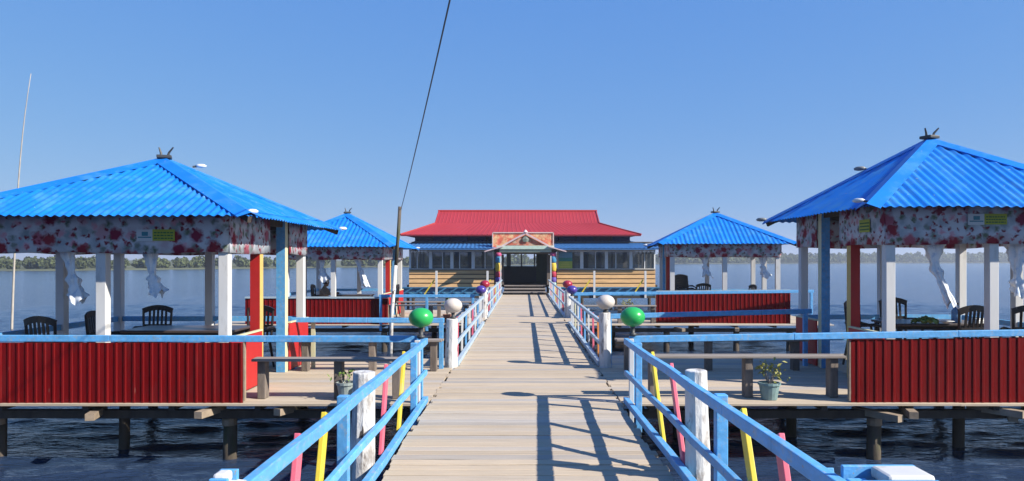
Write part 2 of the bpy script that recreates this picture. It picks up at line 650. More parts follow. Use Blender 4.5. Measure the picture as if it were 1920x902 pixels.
def build_walkway():
    mb = MB()
    for x in (-1.05, -0.35, 0.4, 1.08):
        mb.box((x, 20.1, -0.11), (0.10, 42.4, 0.14))
    root = mb.build('walkway', M_DARKWOOD())
    tag(root, 'straight timber walkway of pale weathered planks over the water', 'walkway', kind='structure')
    pm = [plank_mesh('plank', WX1 - WX0, 0.156, 0.03, M_PLANK()) for _ in range(5)]
    pm2 = [plank_mesh('plank', WX1 + 1.17, 0.156, 0.03, M_PLANK()) for _ in range(5)]
    y = -1.0
    i = 0
    while y < 41.0:
        gap = random.choice((0.003, 0.004, 0.004, 0.005, 0.006, 0.008, 0.010, 0.020))
        far_ = y > 13.3
        o = link('plank', (pm2 if far_ else pm)[i % 5], root, (((-1.17 if far_ else WX0) + WX1) / 2 + random.uniform(-0.03, 0.03), y + 0.078, random.uniform(-0.003, 0.003)),
                 (random.uniform(-0.006, 0.006), 0, random.uniform(-0.0035, 0.0035) + (math.pi if random.random() < 0.5 else 0)))
        o.scale = (random.uniform(0.992, 1.008), random.uniform(0.96, 1.02), 1)
        y += 0.158 + gap
        i += 1
    # nail heads are too small; piles and cross caps carry the deck
    for yy in np.arange(1.5, 41, 3.3):
        MB().box((0.02, yy, -0.235), (2.5, 0.13, 0.11)).build('cross_beam', M_DARKWOOD(), root)
        for x in (-1.0, 1.05):
            MB().tube([(x, yy + 0.02, -2.0), (x, yy, -0.8), (x, yy, -0.29)], [0.085, 0.08, 0.075], 9, jit=0.1).build('pile', M_PILE(), root, smooth=True)
    return root


build_walkway()


def build_platform(label, x0, x1, y0, y1, piles, stubs, wx):
    """side deck of planks laid along x on beams and piles; wx = x of the walkway side end."""
    mb = MB()
    cx = (x0 + x1) / 2
    for yy in (y0 + 0.28, (y0 + y1) / 2, y1 - 0.3):
        mb.box((cx, yy, -0.195 if yy < y0 + 1 else -0.165), (x1 - x0 - 0.1, 0.11, 0.11))
    root = mb.build('side_deck', M_DARKWOOD())
    tag(root, label, 'deck', kind='structure')
    L = (x1 - x0) / 2
    pm = [plank_mesh('plank', L - 0.006, 0.205, 0.032, M_PLANK(), n=6) for _ in range(3)]
    y = y0
    i = 0
    while y < y1 - 0.15:
        for s in (-1, 1):
            o = link('plank', pm[i % 3], root, (cx + s * L / 2 + random.uniform(-0.01, 0.01), y + 0.1, -0.004 + random.uniform(-0.003, 0.003)),
                     (random.uniform(-0.004, 0.004), 0, math.pi * (i % 2)))
            i += 1
        y += 0.208 + random.choice((0.006, 0.01, 0.016))
    for xx in np.arange(x0 + 0.4, x1, 1.15):          # joists under the boards
        MB().box((xx, (y0 + y1) / 2 + 0.05, -0.07), (0.08, y1 - y0 + 0.02, 0.065)).build('joist', M_DARKWOOD(), root)
    for x, yy, r in piles:
        MB().tube([(x + random.uniform(-.04, .04), yy, -2.1), (x, yy, -0.9), (x + 0.01, yy, -0.22)], [r * 1.05, r, r * 0.95], 10, jit=0.12).build(
            'pile', M_PILE(), root, smooth=True)
        MB().lathe([(r * 0.9, -0.012), (r * 1.06, 0.0), (r * 1.03, 0.09), (r * 0.8, 0.11)], 10, (x, yy - 0.02, -0.37)).build('pile_collar', M_LOGEND(), root)
    for x, yy, z, ln, rz in stubs:
        MB().box((0, 0, 0), (0.11, ln, 0.09)).build('beam_end', M_LOGEND(), root, loc=(x, yy, z), rot=(0, 0, rz))
    return root


build_platform('plank side deck joining the walkway to the blue-roofed pavilion with the flowered curtains band and low eaves', -9.7, WX0 - 0.02, 9.92, 14.6,
               [(-4.07, 10.35, 0.095), (-5.83, 10.9, 0.075), (-7.3, 10.4, 0.09), (-2.6, 11.6, 0.085), (-9.0, 10.6, 0.09), (-4.1, 13.9, 0.09), (-6.9, 13.9, 0.09), (-2.0, 13.0, 0.09)],
               [(-5.75, 10.05, -0.155, 0.6, 0.25), (-4.2, 10.02, -0.125, 0.55, -0.2), (-2.62, 10.15, -0.15, 0.5, 0.15), (-3.2, 10.1, -0.12, 0.4, -0.4)], WX0)
build_platform('plank side deck leading to the taller blue-roofed pavilion with the potted plant', WX1 + 0.02, 10.3, 9.92, 15.0,
               [(4.85, 10.35, 0.095), (6.4, 11.0, 0.085), (4.15, 11.6, 0.08), (8.6, 10.5, 0.09), (2.4, 11.6, 0.085), (2.0, 13.0, 0.09), (5.0, 14.4, 0.09), (8.0, 14.4, 0.09)],
               [(4.75, 10.05, -0.17, 0.7, 0.5), (5.15, 10.0, -0.12, 0.6, -0.25), (6.35, 10.05, -0.12, 0.7, 0.6), (6.6, 10.1, -0.2, 0.5, -0.5), (7.0, 10.1, -0.13, 0.5, 0.3)], WX1)
build_platform('plank side deck under the smaller pavilion where a person sits', -9.2, WX0 - 0.02, 22.1, 28.6,
               [(-4.2, 22.5, 0.09), (-2.5, 22.5, 0.09), (-6.5, 22.5, 0.09), (-8.6, 22.6, 0.09), (-3.0, 25.0, 0.09), (-5.0, 28.0, 0.09)],
               [(-3.0, 22.05, -0.14, 0.5, 0.2)], WX0)
build_platform('plank side deck under the smaller pavilion with the stacked chairs', WX1 + 0.02, 9.2, 22.1, 28.4,
               [(4.3, 22.5, 0.09), (2.4, 22.5, 0.09), (6.4, 22.5, 0.09), (8.0, 22.5, 0.09), (5.6, 25.0, 0.09), (3.0, 25.2, 0.09)],
               [(4.6, 22.05, -0.14, 0.5, 0.3), (6.3, 22.05, -0.14, 0.5, -0.3)], WX1)


# ================================================================== RAILINGS
def post_box(mb, x, y, z0, z1, w, d=None, mi=0):
    d = d or w
    return mb.box((x, y, (z0 + z1) / 2), (w, d, z1 - z0), mi=mi)


COLS = {'y': M_YEL, 'p': M_PINK, 'b': M_BLUE, 'w': M_WHITE, 'o': M_ORANGE, 'c': M_CREAM}


def railing(label, x, y0, y1, top, pickets, posts, logs, group, side, far=False, rise=0.0):
    """railing along y at x. pickets (ytop, ybottom, colour); posts (y, colour, width); logs (y, x offset, radius, top)."""
    root = thing('railing', (x, y0, 0), label, 'railing', group)
    bv = 0 if far else 0.006
    tm = M_WHITE() if far else M_BLUE()
    sag = lambda t: 0.005 * math.sin(t * 9 + x) + rise * (10 - t) / 7

    def bar(name, z, w, h, m, xo=0.0):
        mb = MB()
        n = 1 if far else 7
        jx = [0.0] + [random.uniform(-0.004, 0.004) for _ in range(n - 1)] + [0.0]
        jz = [random.uniform(-0.003, 0.003) for _ in range(n + 1)]
        for i in range(n):
            a, b = y0 + (y1 - y0) * i / n, y0 + (y1 - y0) * (i + 1) / n
            mb.beam((x + xo + jx[i], a + (0.0005 if i else 0), z + sag(a) + jz[i]), (x + xo + jx[i + 1], b - 0.0005, z + sag(b) + jz[i + 1]), w, h)
        return mb.build(name, m, root, world=True, bevel=bv)
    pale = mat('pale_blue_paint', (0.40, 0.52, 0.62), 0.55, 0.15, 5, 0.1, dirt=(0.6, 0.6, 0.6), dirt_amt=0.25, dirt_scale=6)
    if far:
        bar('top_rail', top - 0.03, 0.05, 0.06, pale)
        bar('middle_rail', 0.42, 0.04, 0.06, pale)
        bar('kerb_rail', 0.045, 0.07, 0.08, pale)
    else:
        bar('top_rail', top - 0.04, 0.055, 0.08, M_BLUE())
        bar('middle_rail', 0.40, 0.042, 0.066, M_BLUE())
        bar('kerb_rail', 0.042, 0.065, 0.075, M_BLUE())
    pk_w = 0.085 if far else 0.098
    for yt, yb, c in pickets:
        mb = MB()
        xo = 0.058 * side
        mb.beam((x + xo, yb, 0.03), (x + xo, yt, top - 0.03 + rise * (10 - yt) / 7 + random.uniform(0.0, 0.03)), 0.034, pk_w, up=(0, 1, 0))
        mb.build('picket', COLS[c](), root, world=True, bevel=bv * 0.8)
    for y, c, pw in posts:
        mb = MB()
        post_box(mb, x + side * (0.036 + pw / 2), y, -0.25, top - 0.002 + rise * (10 - y) / 7, pw)
        mb.build('post', COLS[c](), root, world=True, bevel=bv)
    for y, xo, r, tz in logs:
        mb = MB()
        pts, rr = [], []
        for k in range(9):
            t = k / 8
            pts.append((x + side * (xo + 0.02 * math.sin(3 * t + y)), y + 0.02 * math.sin(2.3 * t + y), -1.9 + t * (tz + 1.9)))
            rr.append(r * (1.08 - 0.1 * t) * (1 + 0.05 * math.sin(11 * t + y)))
        mb.tube(pts, rr, 12, jit=0.10)
        mb.build('log_post', M_LIME(), root, world=True, smooth=False, bevel=0.012)
    return root


RL = -1.31
RR = 1.36
RL2 = -1.20
near_l = railing('blue walkway railing with leaning pink and yellow slats, on the bright red boards side', RL, 2.9, 10.0, 0.86,
                 [(8.55, 8.15, 'y'), (7.45, 7.15, 'p'), (5.15, 4.85, 'y'), (4.55, 4.3, 'p'), (3.5, 3.3, 'b')],
                 [(9.96, 'b', 0.08), (9.70, 'w', 0.07), (9.42, 'b', 0.08), (5.75, 'b', 0.085), (2.98, 'b', 0.085)],
                 [(6.7, 0.13, 0.105, 0.90)], 'railings along the walkway', -1)
near_r = railing('blue walkway railing with pink and yellow leaning slats, beside the potted plant deck', RR, 3.05, 9.95, 0.86,
                 [(8.25, 7.55, 'y'), (7.2, 6.55, 'p'), (4.85, 4.35, 'y'), (4.15, 3.75, 'p'), (3.5, 3.25, 'b')],
                 [(9.9, 'w', 0.06), (9.35, 'b', 0.08), (5.45, 'b', 0.085), (3.2, 'b', 0.085)],
                 [(6.45, 0.13, 0.102, 0.95)], 'railings along the walkway', 1, rise=0.10)
pat = ['w', 'p', 'w', 'b', 'w', 'p', 'y', 'w', 'b', 'w']
for x, s, lab1, lab2 in ((RL2, -1, 'railing of white, pink and blue slats between the green-globe deck and the person\'s pavilion',
                          'farthest white slatted railing ending at the entrance, on the side of the dark pole'),
                         (RR, 1, 'railing of orange, pink and white slats between the two pavilions without people',
                          'farthest white slatted railing ending at the entrance, on the side away from the dark pole')):
    pk = []
    for i in range(8):
        y = 14.2 + i * 1.05
        c = (['o', 'p', 'w', 'b', 'p', 'w', 'c', 'w'] if s > 0 else ['p', 'w', 'b', 'w', 'p', 'w', 'b', 'w'])[i]
        pk.append((y + 0.06, y - 0.06, c))
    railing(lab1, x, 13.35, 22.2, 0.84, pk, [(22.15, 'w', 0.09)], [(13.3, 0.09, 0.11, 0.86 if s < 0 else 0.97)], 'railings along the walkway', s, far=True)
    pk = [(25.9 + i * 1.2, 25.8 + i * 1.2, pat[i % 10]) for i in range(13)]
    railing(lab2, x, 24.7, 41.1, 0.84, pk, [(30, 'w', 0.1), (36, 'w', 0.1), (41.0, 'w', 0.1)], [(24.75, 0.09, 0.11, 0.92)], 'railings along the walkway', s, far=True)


# short outriggers at the near ends of the railings: blue board with a white painted top
def outrigger(label, x, s, ln, y0, y1, top):
    root = thing('railing_end_shelf', (x, y0, 0.0), label, 'shelf')
    xm = x + s * (0.036 + ln / 2)
    MB().box((xm, y0, top - 0.05), (ln, 0.025, 0.08)).build('front_board', M_BLUE(), root, world=True, bevel=0.004)
    MB().box((xm, y1, top - 0.04), (ln, 0.025, 0.08)).build('back_board', M_BLUE(), root, world=True, bevel=0.004)
    wc = min(0.20, ln - 0.02)
    MB().box((x + s * (0.036 + ln - wc / 2 - 0.004), (y0 + y1) / 2, top - 0.02), (wc, y1 - y0 - 0.03, 0.05)).build('white_cap', M_WHITE(), root, world=True, bevel=0.015)
    px_ = x + s * (0.036 + ln - 0.09)
    MB().tube([(px_, (y0 + y1) / 2, -1.6), (px_, (y0 + y1) / 2, top - 0.047)], 0.06, 10).build('post', M_LIME(), root, world=True)


outrigger('blue and white shelf at the railing end beside the deck with the potted plant', RR, 1, 0.32, 3.08, 3.28, 1.0)
outrigger('white topped stub at the railing end on the side of the bright red boards', RL, -1, 0.085, 3.40, 3.52, 0.915)


def cross_rail(label, p0, p1, z0, z1, posts, group, mid=None, pickets=()):
    """blue rail running away from the walkway."""
    root = thing('side_railing', (p0[0], p0[1], 0), label, 'railing', group)
    a, b = Vector((*p0, z0)), Vector((*p1, z1))
    mb = MB()
    n = 4
    for i in range(n):
        q0, q1 = a.lerp(b, i / n), a.lerp(b, (i + 1) / n)
        d = (q1 - q0).normalized() * 0.0015
        mb.beam(q0 + d, q1 - d, 0.07, 0.085)
    mb.build('top_rail', M_BLUE(), root, world=True, bevel=0.006)
    for t in posts:
        q = a.lerp(b, t)
        m2 = MB()
        post_box(m2, q.x, q.y, -0.2, q.z - 0.044, 0.075)
        m2.build('post', M_BLUE(), root, world=True, bevel=0.005)
    for t, c in pickets:
        q = a.lerp(b, t)
        m2 = MB()
        m2.box((q.x, q.y + 0.052, 0.40), (0.07, 0.03, 0.9))
        m2.build('picket', COLS[c](), root, world=True)
    if mid is not None:
        MB().beam((a.x, a.y, mid), (b.x, b.y, mid), 0.05, 0.07).build('middle_rail', M_BLUE(), root, world=True)
    return root


G = 'blue railings along the side decks'
cross_rail('long blue rail topping the red corrugated panel on the bright red boards side', (-1.36, 10.0), (-9.7, 10.0), 0.845, 0.86, (0.008,), G)
cross_rail('long blue rail over the red corrugated panel, rising above the potted plant', (1.41, 9.98), (10.2, 10.02), 0.845, 0.985, (0.008,), G)
cross_rail('blue rail across the deck behind the long benches on the bright red boards side', (-1.40, 13.15), (-4.1, 13.15), 0.84, 0.85, (0.02, 0.98), G, pickets=((0.99, 'c'), (0.86, 'c')))
cross_rail('shaded blue rail across the deck behind the potted plant', (1.45, 13.3), (5.2, 13.5), 0.90, 0.98, (0.02, 0.97), G)
cross_rail('blue rail in front of the small pavilion deck with the seated person', (-1.45, 22.15), (-4.3, 22.15), 0.84, 0.84, (0.02, 0.5, 0.98), G)
cross_rail('pale blue rail in front of the small pavilion deck with stacked chairs', (1.5, 22.15), (8.6, 22.15), 0.90, 0.98, (0.02, 0.99), G)


# ================================================================== BENCHES
def bench(label, x0, x1, y, z, legs, m=None, w=0.26):
    root = thing('bench', ((x0 + x1) / 2, y, 0), label, 'bench', 'plank benches on the side decks')
    mb = MB()
    for k, s in enumerate((-1, 1)):
        MB().box(((x0 + x1) / 2, y + s * (w / 4 + 0.004), z - 0.018), (x1 - x0 + 0.03 * k, w / 2 - 0.006, 0.036)).build('seat_plank', M_BENCH(), root, world=True, bevel=0.006)
    for lx in legs:
        m2 = MB()
        post_box(m2, lx, y, -0.002, z - 0.038, 0.11, 0.17)
        m2.build('leg', mat('brown_bench_leg', (0.20, 0.165, 0.14), 0.85, 0.35, 7, 0.5, stretch=(2, 2, 0.5), obj_var=0.2, spec=0.2), root, world=True, bevel=0.008)
    return root


bench('long grey plank bench between the red panel and the pale pot', -3.72, -1.62, 10.32, 0.55, (-3.6, -2.55, -1.75))
bench('long grey plank bench beneath the back rail opposite, ending at the white log post', -4.0, -1.40, 12.85, 0.54, (-3.75, -2.6, -1.55))
bench('long grey plank bench behind the yellow potted plant', 1.62, 4.45, 10.42, 0.58, (1.8, 3.12, 4.3))
bench('shaded plank bench under the back rail behind the yellow potted plant', 1.6, 4.9, 12.95, 0.54, (1.8, 3.2, 4.7))
bench('plank bench on the deck of the small pavilion with the seated person', -4.2, -1.6, 22.5, 0.56, (-4.0, -2.8, -1.75))
bench('plank bench on the deck of the small pavilion with the stacked chairs', 1.7, 4.0, 22.6, 0.54, (1.85, 2.9, 3.9))
bench('far plank bench beyond the person\'s deck opening', -4.2, -1.6, 24.7, 0.54, (-4.0, -2.8, -1.75))


# ================================================================== PAVILIONS
def corrugated(mb, a, b, apex, pitch, amp, sub=6):
    """triangular corrugated sheet from the eave a-b up to the apex, ribs running up the slope."""
    a, b, apex = Vector(a), Vector(b), Vector(apex)
    L = (b - a).length
    e = (b - a).normalized()
    foot = a + e * ((apex - a).dot(e))
    s = apex - foot
    n = e.cross(s).normalized()
    if n.z < 0:
        n = -n
    fl = (foot - a).length
    ncol = int(L / pitch * sub)
    vs, fs = [], []
    for i in range(ncol + 1):
        u = L * i / ncol
        t = u / fl if u < fl else (L - u) / (L - fl)
        w = math.sin(2 * math.pi * u / pitch)
        w = math.copysign(abs(w) ** 0.8, w)
        h = n * (amp * w + 0.007 * (int(u / (pitch * 6)) % 2))
        p = a + e * u
        vs += [p + h - s * 0.012, p + s * max(t, 0.001) + h]
    for i in range(ncol):
        fs.append((2 * i, 2 * i + 2, 2 * i + 3, 2 * i + 1))
    mb.add(vs, fs)


def hip_cap(mb, apex, corner, n1, n2, w):
    """folded ridge strip over a hip."""
    apex, corner = Vector(apex), Vector(corner)
    d = (corner - apex).normalized()
    s1 = n1.cross(d).normalized()
    s2 = n2.cross(d).normalized()
    up = (n1 + n2).normalized()
    if s1.z > 0:
        s1 = -s1
    if s2.z > 0:
        s2 = -s2
    c0, c1 = apex + up * 0.045, corner + up * 0.045
    lift1, lift2 = n1 * 0.028, n2 * 0.028
    vs = []
    for p, c in ((apex, c0), (corner + d * 0.03, c1 + d * 0.03)):
        vs += [p + s1 * w + lift1 - n1 * 0.02, p + s1 * w + lift1, c, p + s2 * w + lift2, p + s2 * w + lift2 - n2 * 0.02]
    fs = [(k, k + 5, k + 6, k + 1) for k in range(4)]
    mb.add(vs, fs)


def flat_sheet_uv(name, p0, p1, z0, z1, thick, m, parent, n=14, wav=0.0):
    """upright cloth band from p0 to p1 (xy) between z0 and z1 with uv in metres and soft waves."""
    p0, p1 = Vector((*p0, 0)), Vector((*p1, 0))
    d = p1 - p0
    L = d.length
    e = d.normalized()
    nrm = Vector((e.y, -e.x, 0))
    vs, fs, uvs = [], [], []
    rows = 3
    ph = random.uniform(0, 6)
    for side in (0, 1):
        for j in range(rows + 1):
            for i in range(n + 1):
                t, q = i / n, j / rows
                off = wav * (1 - q) * math.sin(t * L * 7 + ph) + (thick if side == 0 else 0.0)
                dz = 0.012 * math.sin(t * L * 3.1 + ph) * (1 - q)
                p = p0 + e * (L * t) + nrm * off
                vs.append((p.x, p.y, z0 + (z1 - z0) * q + dz))
                uvs.append((t * L, q * (z1 - z0)))
    W = n + 1
    half = W * (rows + 1)
    for j in range(rows):
        for i in range(n):
            a = j * W + i
            fs.append((a, a + 1, a + 1 + W, a + W))
            fs.append((half + a, half + a + W, half + a + 1 + W, half + a + 1))
    for i in range(n):
        fs.append((i, half + i, half + i + 1, i + 1))
        t = rows * W
        fs.append((t + i, t + i + 1, half + t + i + 1, half + t + i))
    for j in range(rows):
        a, b = j * W, (j + 1) * W
        fs.append((a, b, half + b, half + a))
        a, b = j * W + n, (j + 1) * W + n
        fs.append((a, half + a, half + b, b))
    me = bpy.data.meshes.new(name)
    me.from_pydata(vs, [], fs)
    ul = me.uv_layers.new(name='UVMap')
    for lp in me.loops:
        ul.data[lp.index].uv = uvs[lp.vertex_index]
    me.materials.append(m)
    me.polygons.foreach_set('use_smooth', [True] * len(me.polygons))
    return link(name, me, parent)


FLORAL = floral_mat()
M_TWO_RED = lambda: [M_REDBOARD(), mat('ochre_post_paint', (0.68, 0.46, 0.14), 0.55, 0.12, 5, 0.1)]
M_TWO_BLUE = lambda: [M_BLUE(), M_CREAM()]


def corr_panel(name, p0, p1, z0, z1, pitch, amp, m, parent, sub=8, z1b=None):
    """upright corrugated sheet with vertical ribs (trapezoid profile)."""
    p0, p1 = Vector((*p0, 0)), Vector((*p1, 0))
    L = (p1 - p0).length
    e = (p1 - p0).normalized()
    nr = Vector((e.y, -e.x, 0))
    n = int(L / pitch)
    z1b = z1 if z1b is None else z1b
    prof = [(0.0, 0), (0.56, 0), (0.66, 1), (0.84, 1), (0.94, 0)]
    vs, fs = [], []
    pts = []
    for i in range(n):
        for t, h in prof:
            pts.append(((i + t) * L / n, h * amp))
    pts.append((L, 0))
    for u, h in pts:
        p = p0 + e * u + nr * h
        zt = z1 + (z1b - z1) * u / L
        vs += [(p.x, p.y, z0), (p.x, p.y, zt)]
    for i in range(len(pts) - 1):
        fs.append((2 * i, 2 * i + 2, 2 * i + 3, 2 * i + 1))
    mb = MB().add(vs, fs)
    o = mb.build(name, m, parent)
    md = o.modifiers.new('thickness', 'SOLIDIFY')
    md.thickness = 0.004
    md.offset = 0
    return o


def pavilion(label, c, px, py, red_y, blue_y, roof_x, roof_y, eave, apex, vb, side, panel, yaw=0.0, sticker=(), floor=0.0, lamps=(), pitch=0.125,
             roof_c=(0, 0)):
    """px, py: post half spans; roof_x, roof_y: roof half spans; side = +1 when the entrance faces +x.
    panel: (x0, x1, y, ztop0, ztop1) front red sheet in local coordinates."""
    root = thing('pavilion', (c[0], c[1], 0), label, 'pavilion', 'blue-roofed pavilions beside the walkway', rotz=yaw)
    near = c[1] < 18
    # ---- roof
    ox, oy = roof_c
    A, B, C_, D = [(ox + sx * roof_x, oy + sy * roof_y, eave) for sx, sy in ((-1, -1), (1, -1), (1, 1), (-1, 1))]
    P = (ox, oy, apex)
    mb = MB()
    for a, b in ((A, B), (B, C_), (C_, D), (D, A)):
        corrugated(mb, a, b, P, pitch, 0.0125)
    roof = mb.build('roof', M_ROOF(), root, smooth=True)
    nf = Vector((0, -(apex - eave), roof_y)).normalized()
    nb = Vector((0, (apex - eave), roof_y)).normalized()
    nr_ = Vector(((apex - eave), 0, roof_x)).normalized()
    nl = Vector((-(apex - eave), 0, roof_x)).normalized()
    for cor, n1, n2 in ((A, nl, nf), (B, nf, nr_), (C_, nr_, nb), (D, nb, nl)):
        mb = MB()
        hip_cap(mb, P, cor, n1, n2, 0.17)
        mb.build('hip_cap', M_ROOF(), roof)
    mb = MB()
    mb.box((ox, oy, apex + 0.045), (0.22, 0.22, 0.05), rot=(0, 0, 0.4))
    fin = mb.build('finial', M_DKMETAL(), roof, bevel=0.01)
    for k, (dx, lean) in enumerate(((-0.05, -0.03), (0.06, 0.09))):
        mb = MB()
        mb.tube([(ox + dx, oy, apex + 0.065), (ox + dx + lean * 0.2, oy, apex + 0.12), (ox + dx + lean, oy - 0.01, apex + 0.20)], [0.022, 0.018, 0.012], 6)
        mb.build('finial_prong', M_DKMETAL(), roof)
    # rafters and eave beam
    for cor in (A, B, C_, D):
        MB().beam((ox, oy, apex - 0.07), (cor[0], cor[1], eave - 0.06), 0.05, 0.08).build('rafter', M_DARKWOOD(), root)
    zb = eave - 0.015 + (apex - eave) * min((roof_x - px) / roof_x, (roof_y - py) / roof_y) * 0.5
    for sx in (-1, 1):
        MB().box((sx * px, 0, zb - 0.09), (0.07, 2 * py - 0.17, 0.10)).build('eave_beam', M_DARKWOOD(), root)
    for sy in (-1, 1):
        MB().box((0, sy * py, zb - 0.09), (2 * px - 0.17, 0.07, 0.10)).build('eave_beam', M_DARKWOOD(), root)
    # ---- posts
    pw = 0.138
    ht = zb - 0.04
    wp = MB().box((0, 0, ht / 2), (pw, pw, ht)).mesh('post', M_WHITE())
    pts = [(sx * px, sy * py) for sx in (-1, 1) for sy in (-1, 1)] + [(0, -py), (0, py), (-side * px, 0.05)]
    for x, y in pts:
        link('post', wp, root, (x, y, 0), (0, 0, 0), 0.008 if near else 0)
    for yy, two, nm in ((red_y, M_TWO_RED(), 'red_and_yellow'), (blue_y, M_TWO_BLUE(), 'blue_and_cream')):
        mb = MB().box((0, 0, ht / 2), (0.15, 0.15, ht), mi=0, side_mi=1)
        o = mb.build('post', two, root, loc=(side * px, yy, 0))
        o['label'] = 'entrance post painted ' + nm.replace('_', ' ')
    # ---- printed cloth band
    vt = eave - 0.01 + (roof_x - px) / roof_x * (apex - eave) * 0.25
    o_ = 0.085
    bands = [((-px - o_, -py - o_), (px + o_, -py - o_)), ((px + o_, py + o_), (-px - o_, py + o_)),
             ((-side * (px + o_), side * (py + o_)), (-side * (px + o_), -side * (py + o_))) if True else None]
    for p0, p1 in bands:
        flat_sheet_uv('valance', p0, p1, vb, vt, 0.012, FLORAL, root, 22, 0.006)
    xs = side * (px + o_)
    for ya, yb in ((-py - o_, red_y + 0.32), (blue_y + 0.09, py + o_)):
        p0, p1 = ((xs, ya), (xs, yb)) if side > 0 else ((xs, yb), (xs, ya))
        flat_sheet_uv('valance', p0, p1, vb, vt, 0.012, FLORAL, root, 10, 0.006)
    # ---- low boards beside the entrance
    for ya, yb in ((-py - 0.06, red_y - 0.078), (blue_y + 0.078, py + 0.08)):
        mb = MB().box((side * (px + 0.098), (ya + yb) / 2, 0.42), (0.03, yb - ya, 0.80))
        sp = mb.build('side_board', M_REDBOARD(), root, bevel=0.003)
        MB().box((side * (px + 0.098), (ya + yb) / 2, 0.835), (0.05, yb - ya, 0.024)).build('cap', M_CREAM(), sp)
    # ---- rails on the lake sides
    for a, b in (((-px + 0.08, py, 0.82), (px - 0.08, py, 0.82)), ((-side * px, -py + 0.08, 0.82), (-side * px, py - 0.08, 0.82))):
        MB().beam(a, b, 0.06, 0.09).build('lake_rail', M_BLUE(), root)
        lo = [Vector(p) - Vector((0, 0, 0.4)) for p in (a, b)]
        MB().beam(lo[0], lo[1], 0.05, 0.08).build('lake_rail', M_BLUE(), root)
    # ---- front corrugated red panel
    x0, x1, y, z0_, z1_ = panel
    corr_panel('front_panel', (x0, y), (x1, y), -0.012, z0_, 0.118 if near else 0.125, 0.011, M_RED(), root, z1b=z1_)
    xe = x1 if side > 0 else x0
    MB().box((xe + side * 0.012, y + 0.03, 0.42), (0.02, 0.06, 0.80)).build('panel_edge', M_LOGEND(), root)
    if not near:
        MB().beam((x0, y, z0_ + 0.03), (x1, y, z1_ + 0.03), 0.07, 0.05).build('panel_cap', mat('pale_blue_cap', (0.42, 0.52, 0.58), 0.6, 0.1), root)
    if floor > 0:
        MB().box((0, 0, floor / 2 - 0.001), (2 * px - 0.17, 2 * py - 0.17, floor)).build('raised_floor', M_PLANK(), root)
    # ---- stickers on the band
    for (sx, sy, sz, w, h, rot, full) in sticker:
        nrm = Vector((math.sin(rot), -math.cos(rot), 0))
        t = Vector((math.cos(rot), math.sin(rot), 0))

        def plate(name, u0, u1, v0, v1, off, m, par):
            cc = Vector((sx, sy, sz)) + t * ((u0 + u1) / 2) + Vector((0, 0, (v0 + v1) / 2)) + nrm * off
            return MB().box((0, 0, 0), (u1 - u0, 0.006, v1 - v0)).build(name, m, par, loc=cc, rot=(0, 0, rot))
        yg = mat('yellow_green_print', (0.42, 0.46, 0.04), 0.6, 0.05, 5, 0)
        dk = mat('dark_green_print', (0.06, 0.16, 0.05), 0.6, 0.05, 5, 0)
        if full:
            a = plate('sign', -w / 2, -w * 0.08, -h / 2, h / 2, 0.016, mat('white_print', (0.62, 0.66, 0.68), 0.6, 0.05, 5, 0), root)
            plate('sign_emblem', -w * 0.36, -w * 0.2, -h * 0.05, h * 0.3, 0.021, mat('teal_print', (0.05, 0.25, 0.33), 0.6, 0.05, 5, 0), root)
            plate('sign_emblem', -w * 0.46, -w * 0.11, -h * 0.22, -h * 0.12, 0.021, mat('teal_print', (0.05, 0.25, 0.33)), root)
        plate('sign', -w * 0.08 if full else -w / 2, w / 2, -h * 0.46, h * 0.5, 0.018, yg, root)
        u0 = -w * 0.04 if full else -w * 0.42
        for r_ in (0.22, -0.02, -0.26):
            u = u0
            while u < w * 0.44:
                l = random.uniform(0.02, 0.05)
                plate('sign_lettering', u, min(u + l, w * 0.46), h * (r_ - 0.055), h * (r_ + 0.055), 0.0225, dk, root)
                u += l + 0.012
    # ---- small lamps on the roof corners
    for (lx, ly, lz, rz, big) in lamps:
        lamp = MB().beam((0, 0, 0), (0.10, 0, 0.02), 0.03, 0.03).build('corner_lamp', M_DKMETAL(), root, loc=(lx, ly, lz), rot=(0, 0, rz))
        k_ = 0.7 if not big else 0.85
        hd = MB().lathe([(0.03 * k_, -0.04 * k_), (0.075 * k_, -0.025 * k_), (0.085 * k_, 0.015 * k_), (0.05 * k_, 0.045 * k_)], 10, (0.13, 0, 0.02), sq=(1.5, 1))
        hd.build('lamp_head', M_LIGHT() if not big else M_GREYMETAL(), lamp, smooth=True)
    return root


pav_nl = pavilion('big blue-roofed pavilion whose entrance boards are bright sunlit red', (-5.80, 12.05), 1.68, 1.75, -0.53, 0.68, 2.22, 2.3, 2.49, 3.52, 2.0, 1,
                  (-3.9, 2.05, -2.08, 0.80, 0.80), sticker=[(0.78, -1.85, 2.24, 0.52, 0.16, 0.0, True)], pitch=0.118,
                  lamps=[(2.2, 2.28, 2.49, 0.6, False), (2.1, -2.2, 2.53, 0.9, False), (0.3, 0.35, 3.45, 0.4, False)])
pav_nr = pavilion('tall blue-roofed pavilion with shaded entrance side beside the potted plant deck', (6.82, 12.55), 1.5, 1.66, -0.5, 0.68, 2.03, 2.15, 2.66, 3.92, 2.13, -1,
                  (-2.44, 3.4, -2.56, 0.835, 0.93), sticker=[(-0.13, -1.76, 2.49, 0.56, 0.16, 0.0, True), (-1.6, -1.15, 2.42, 0.34, 0.2, R(-90), False)], floor=0.13,
                  lamps=[(-2.02, 2.12, 2.68, 2.5, True), (-2.0, -2.1, 2.72, 2.4, False), (-0.7, 0.75, 3.52, 2.4, True)], pitch=0.135)
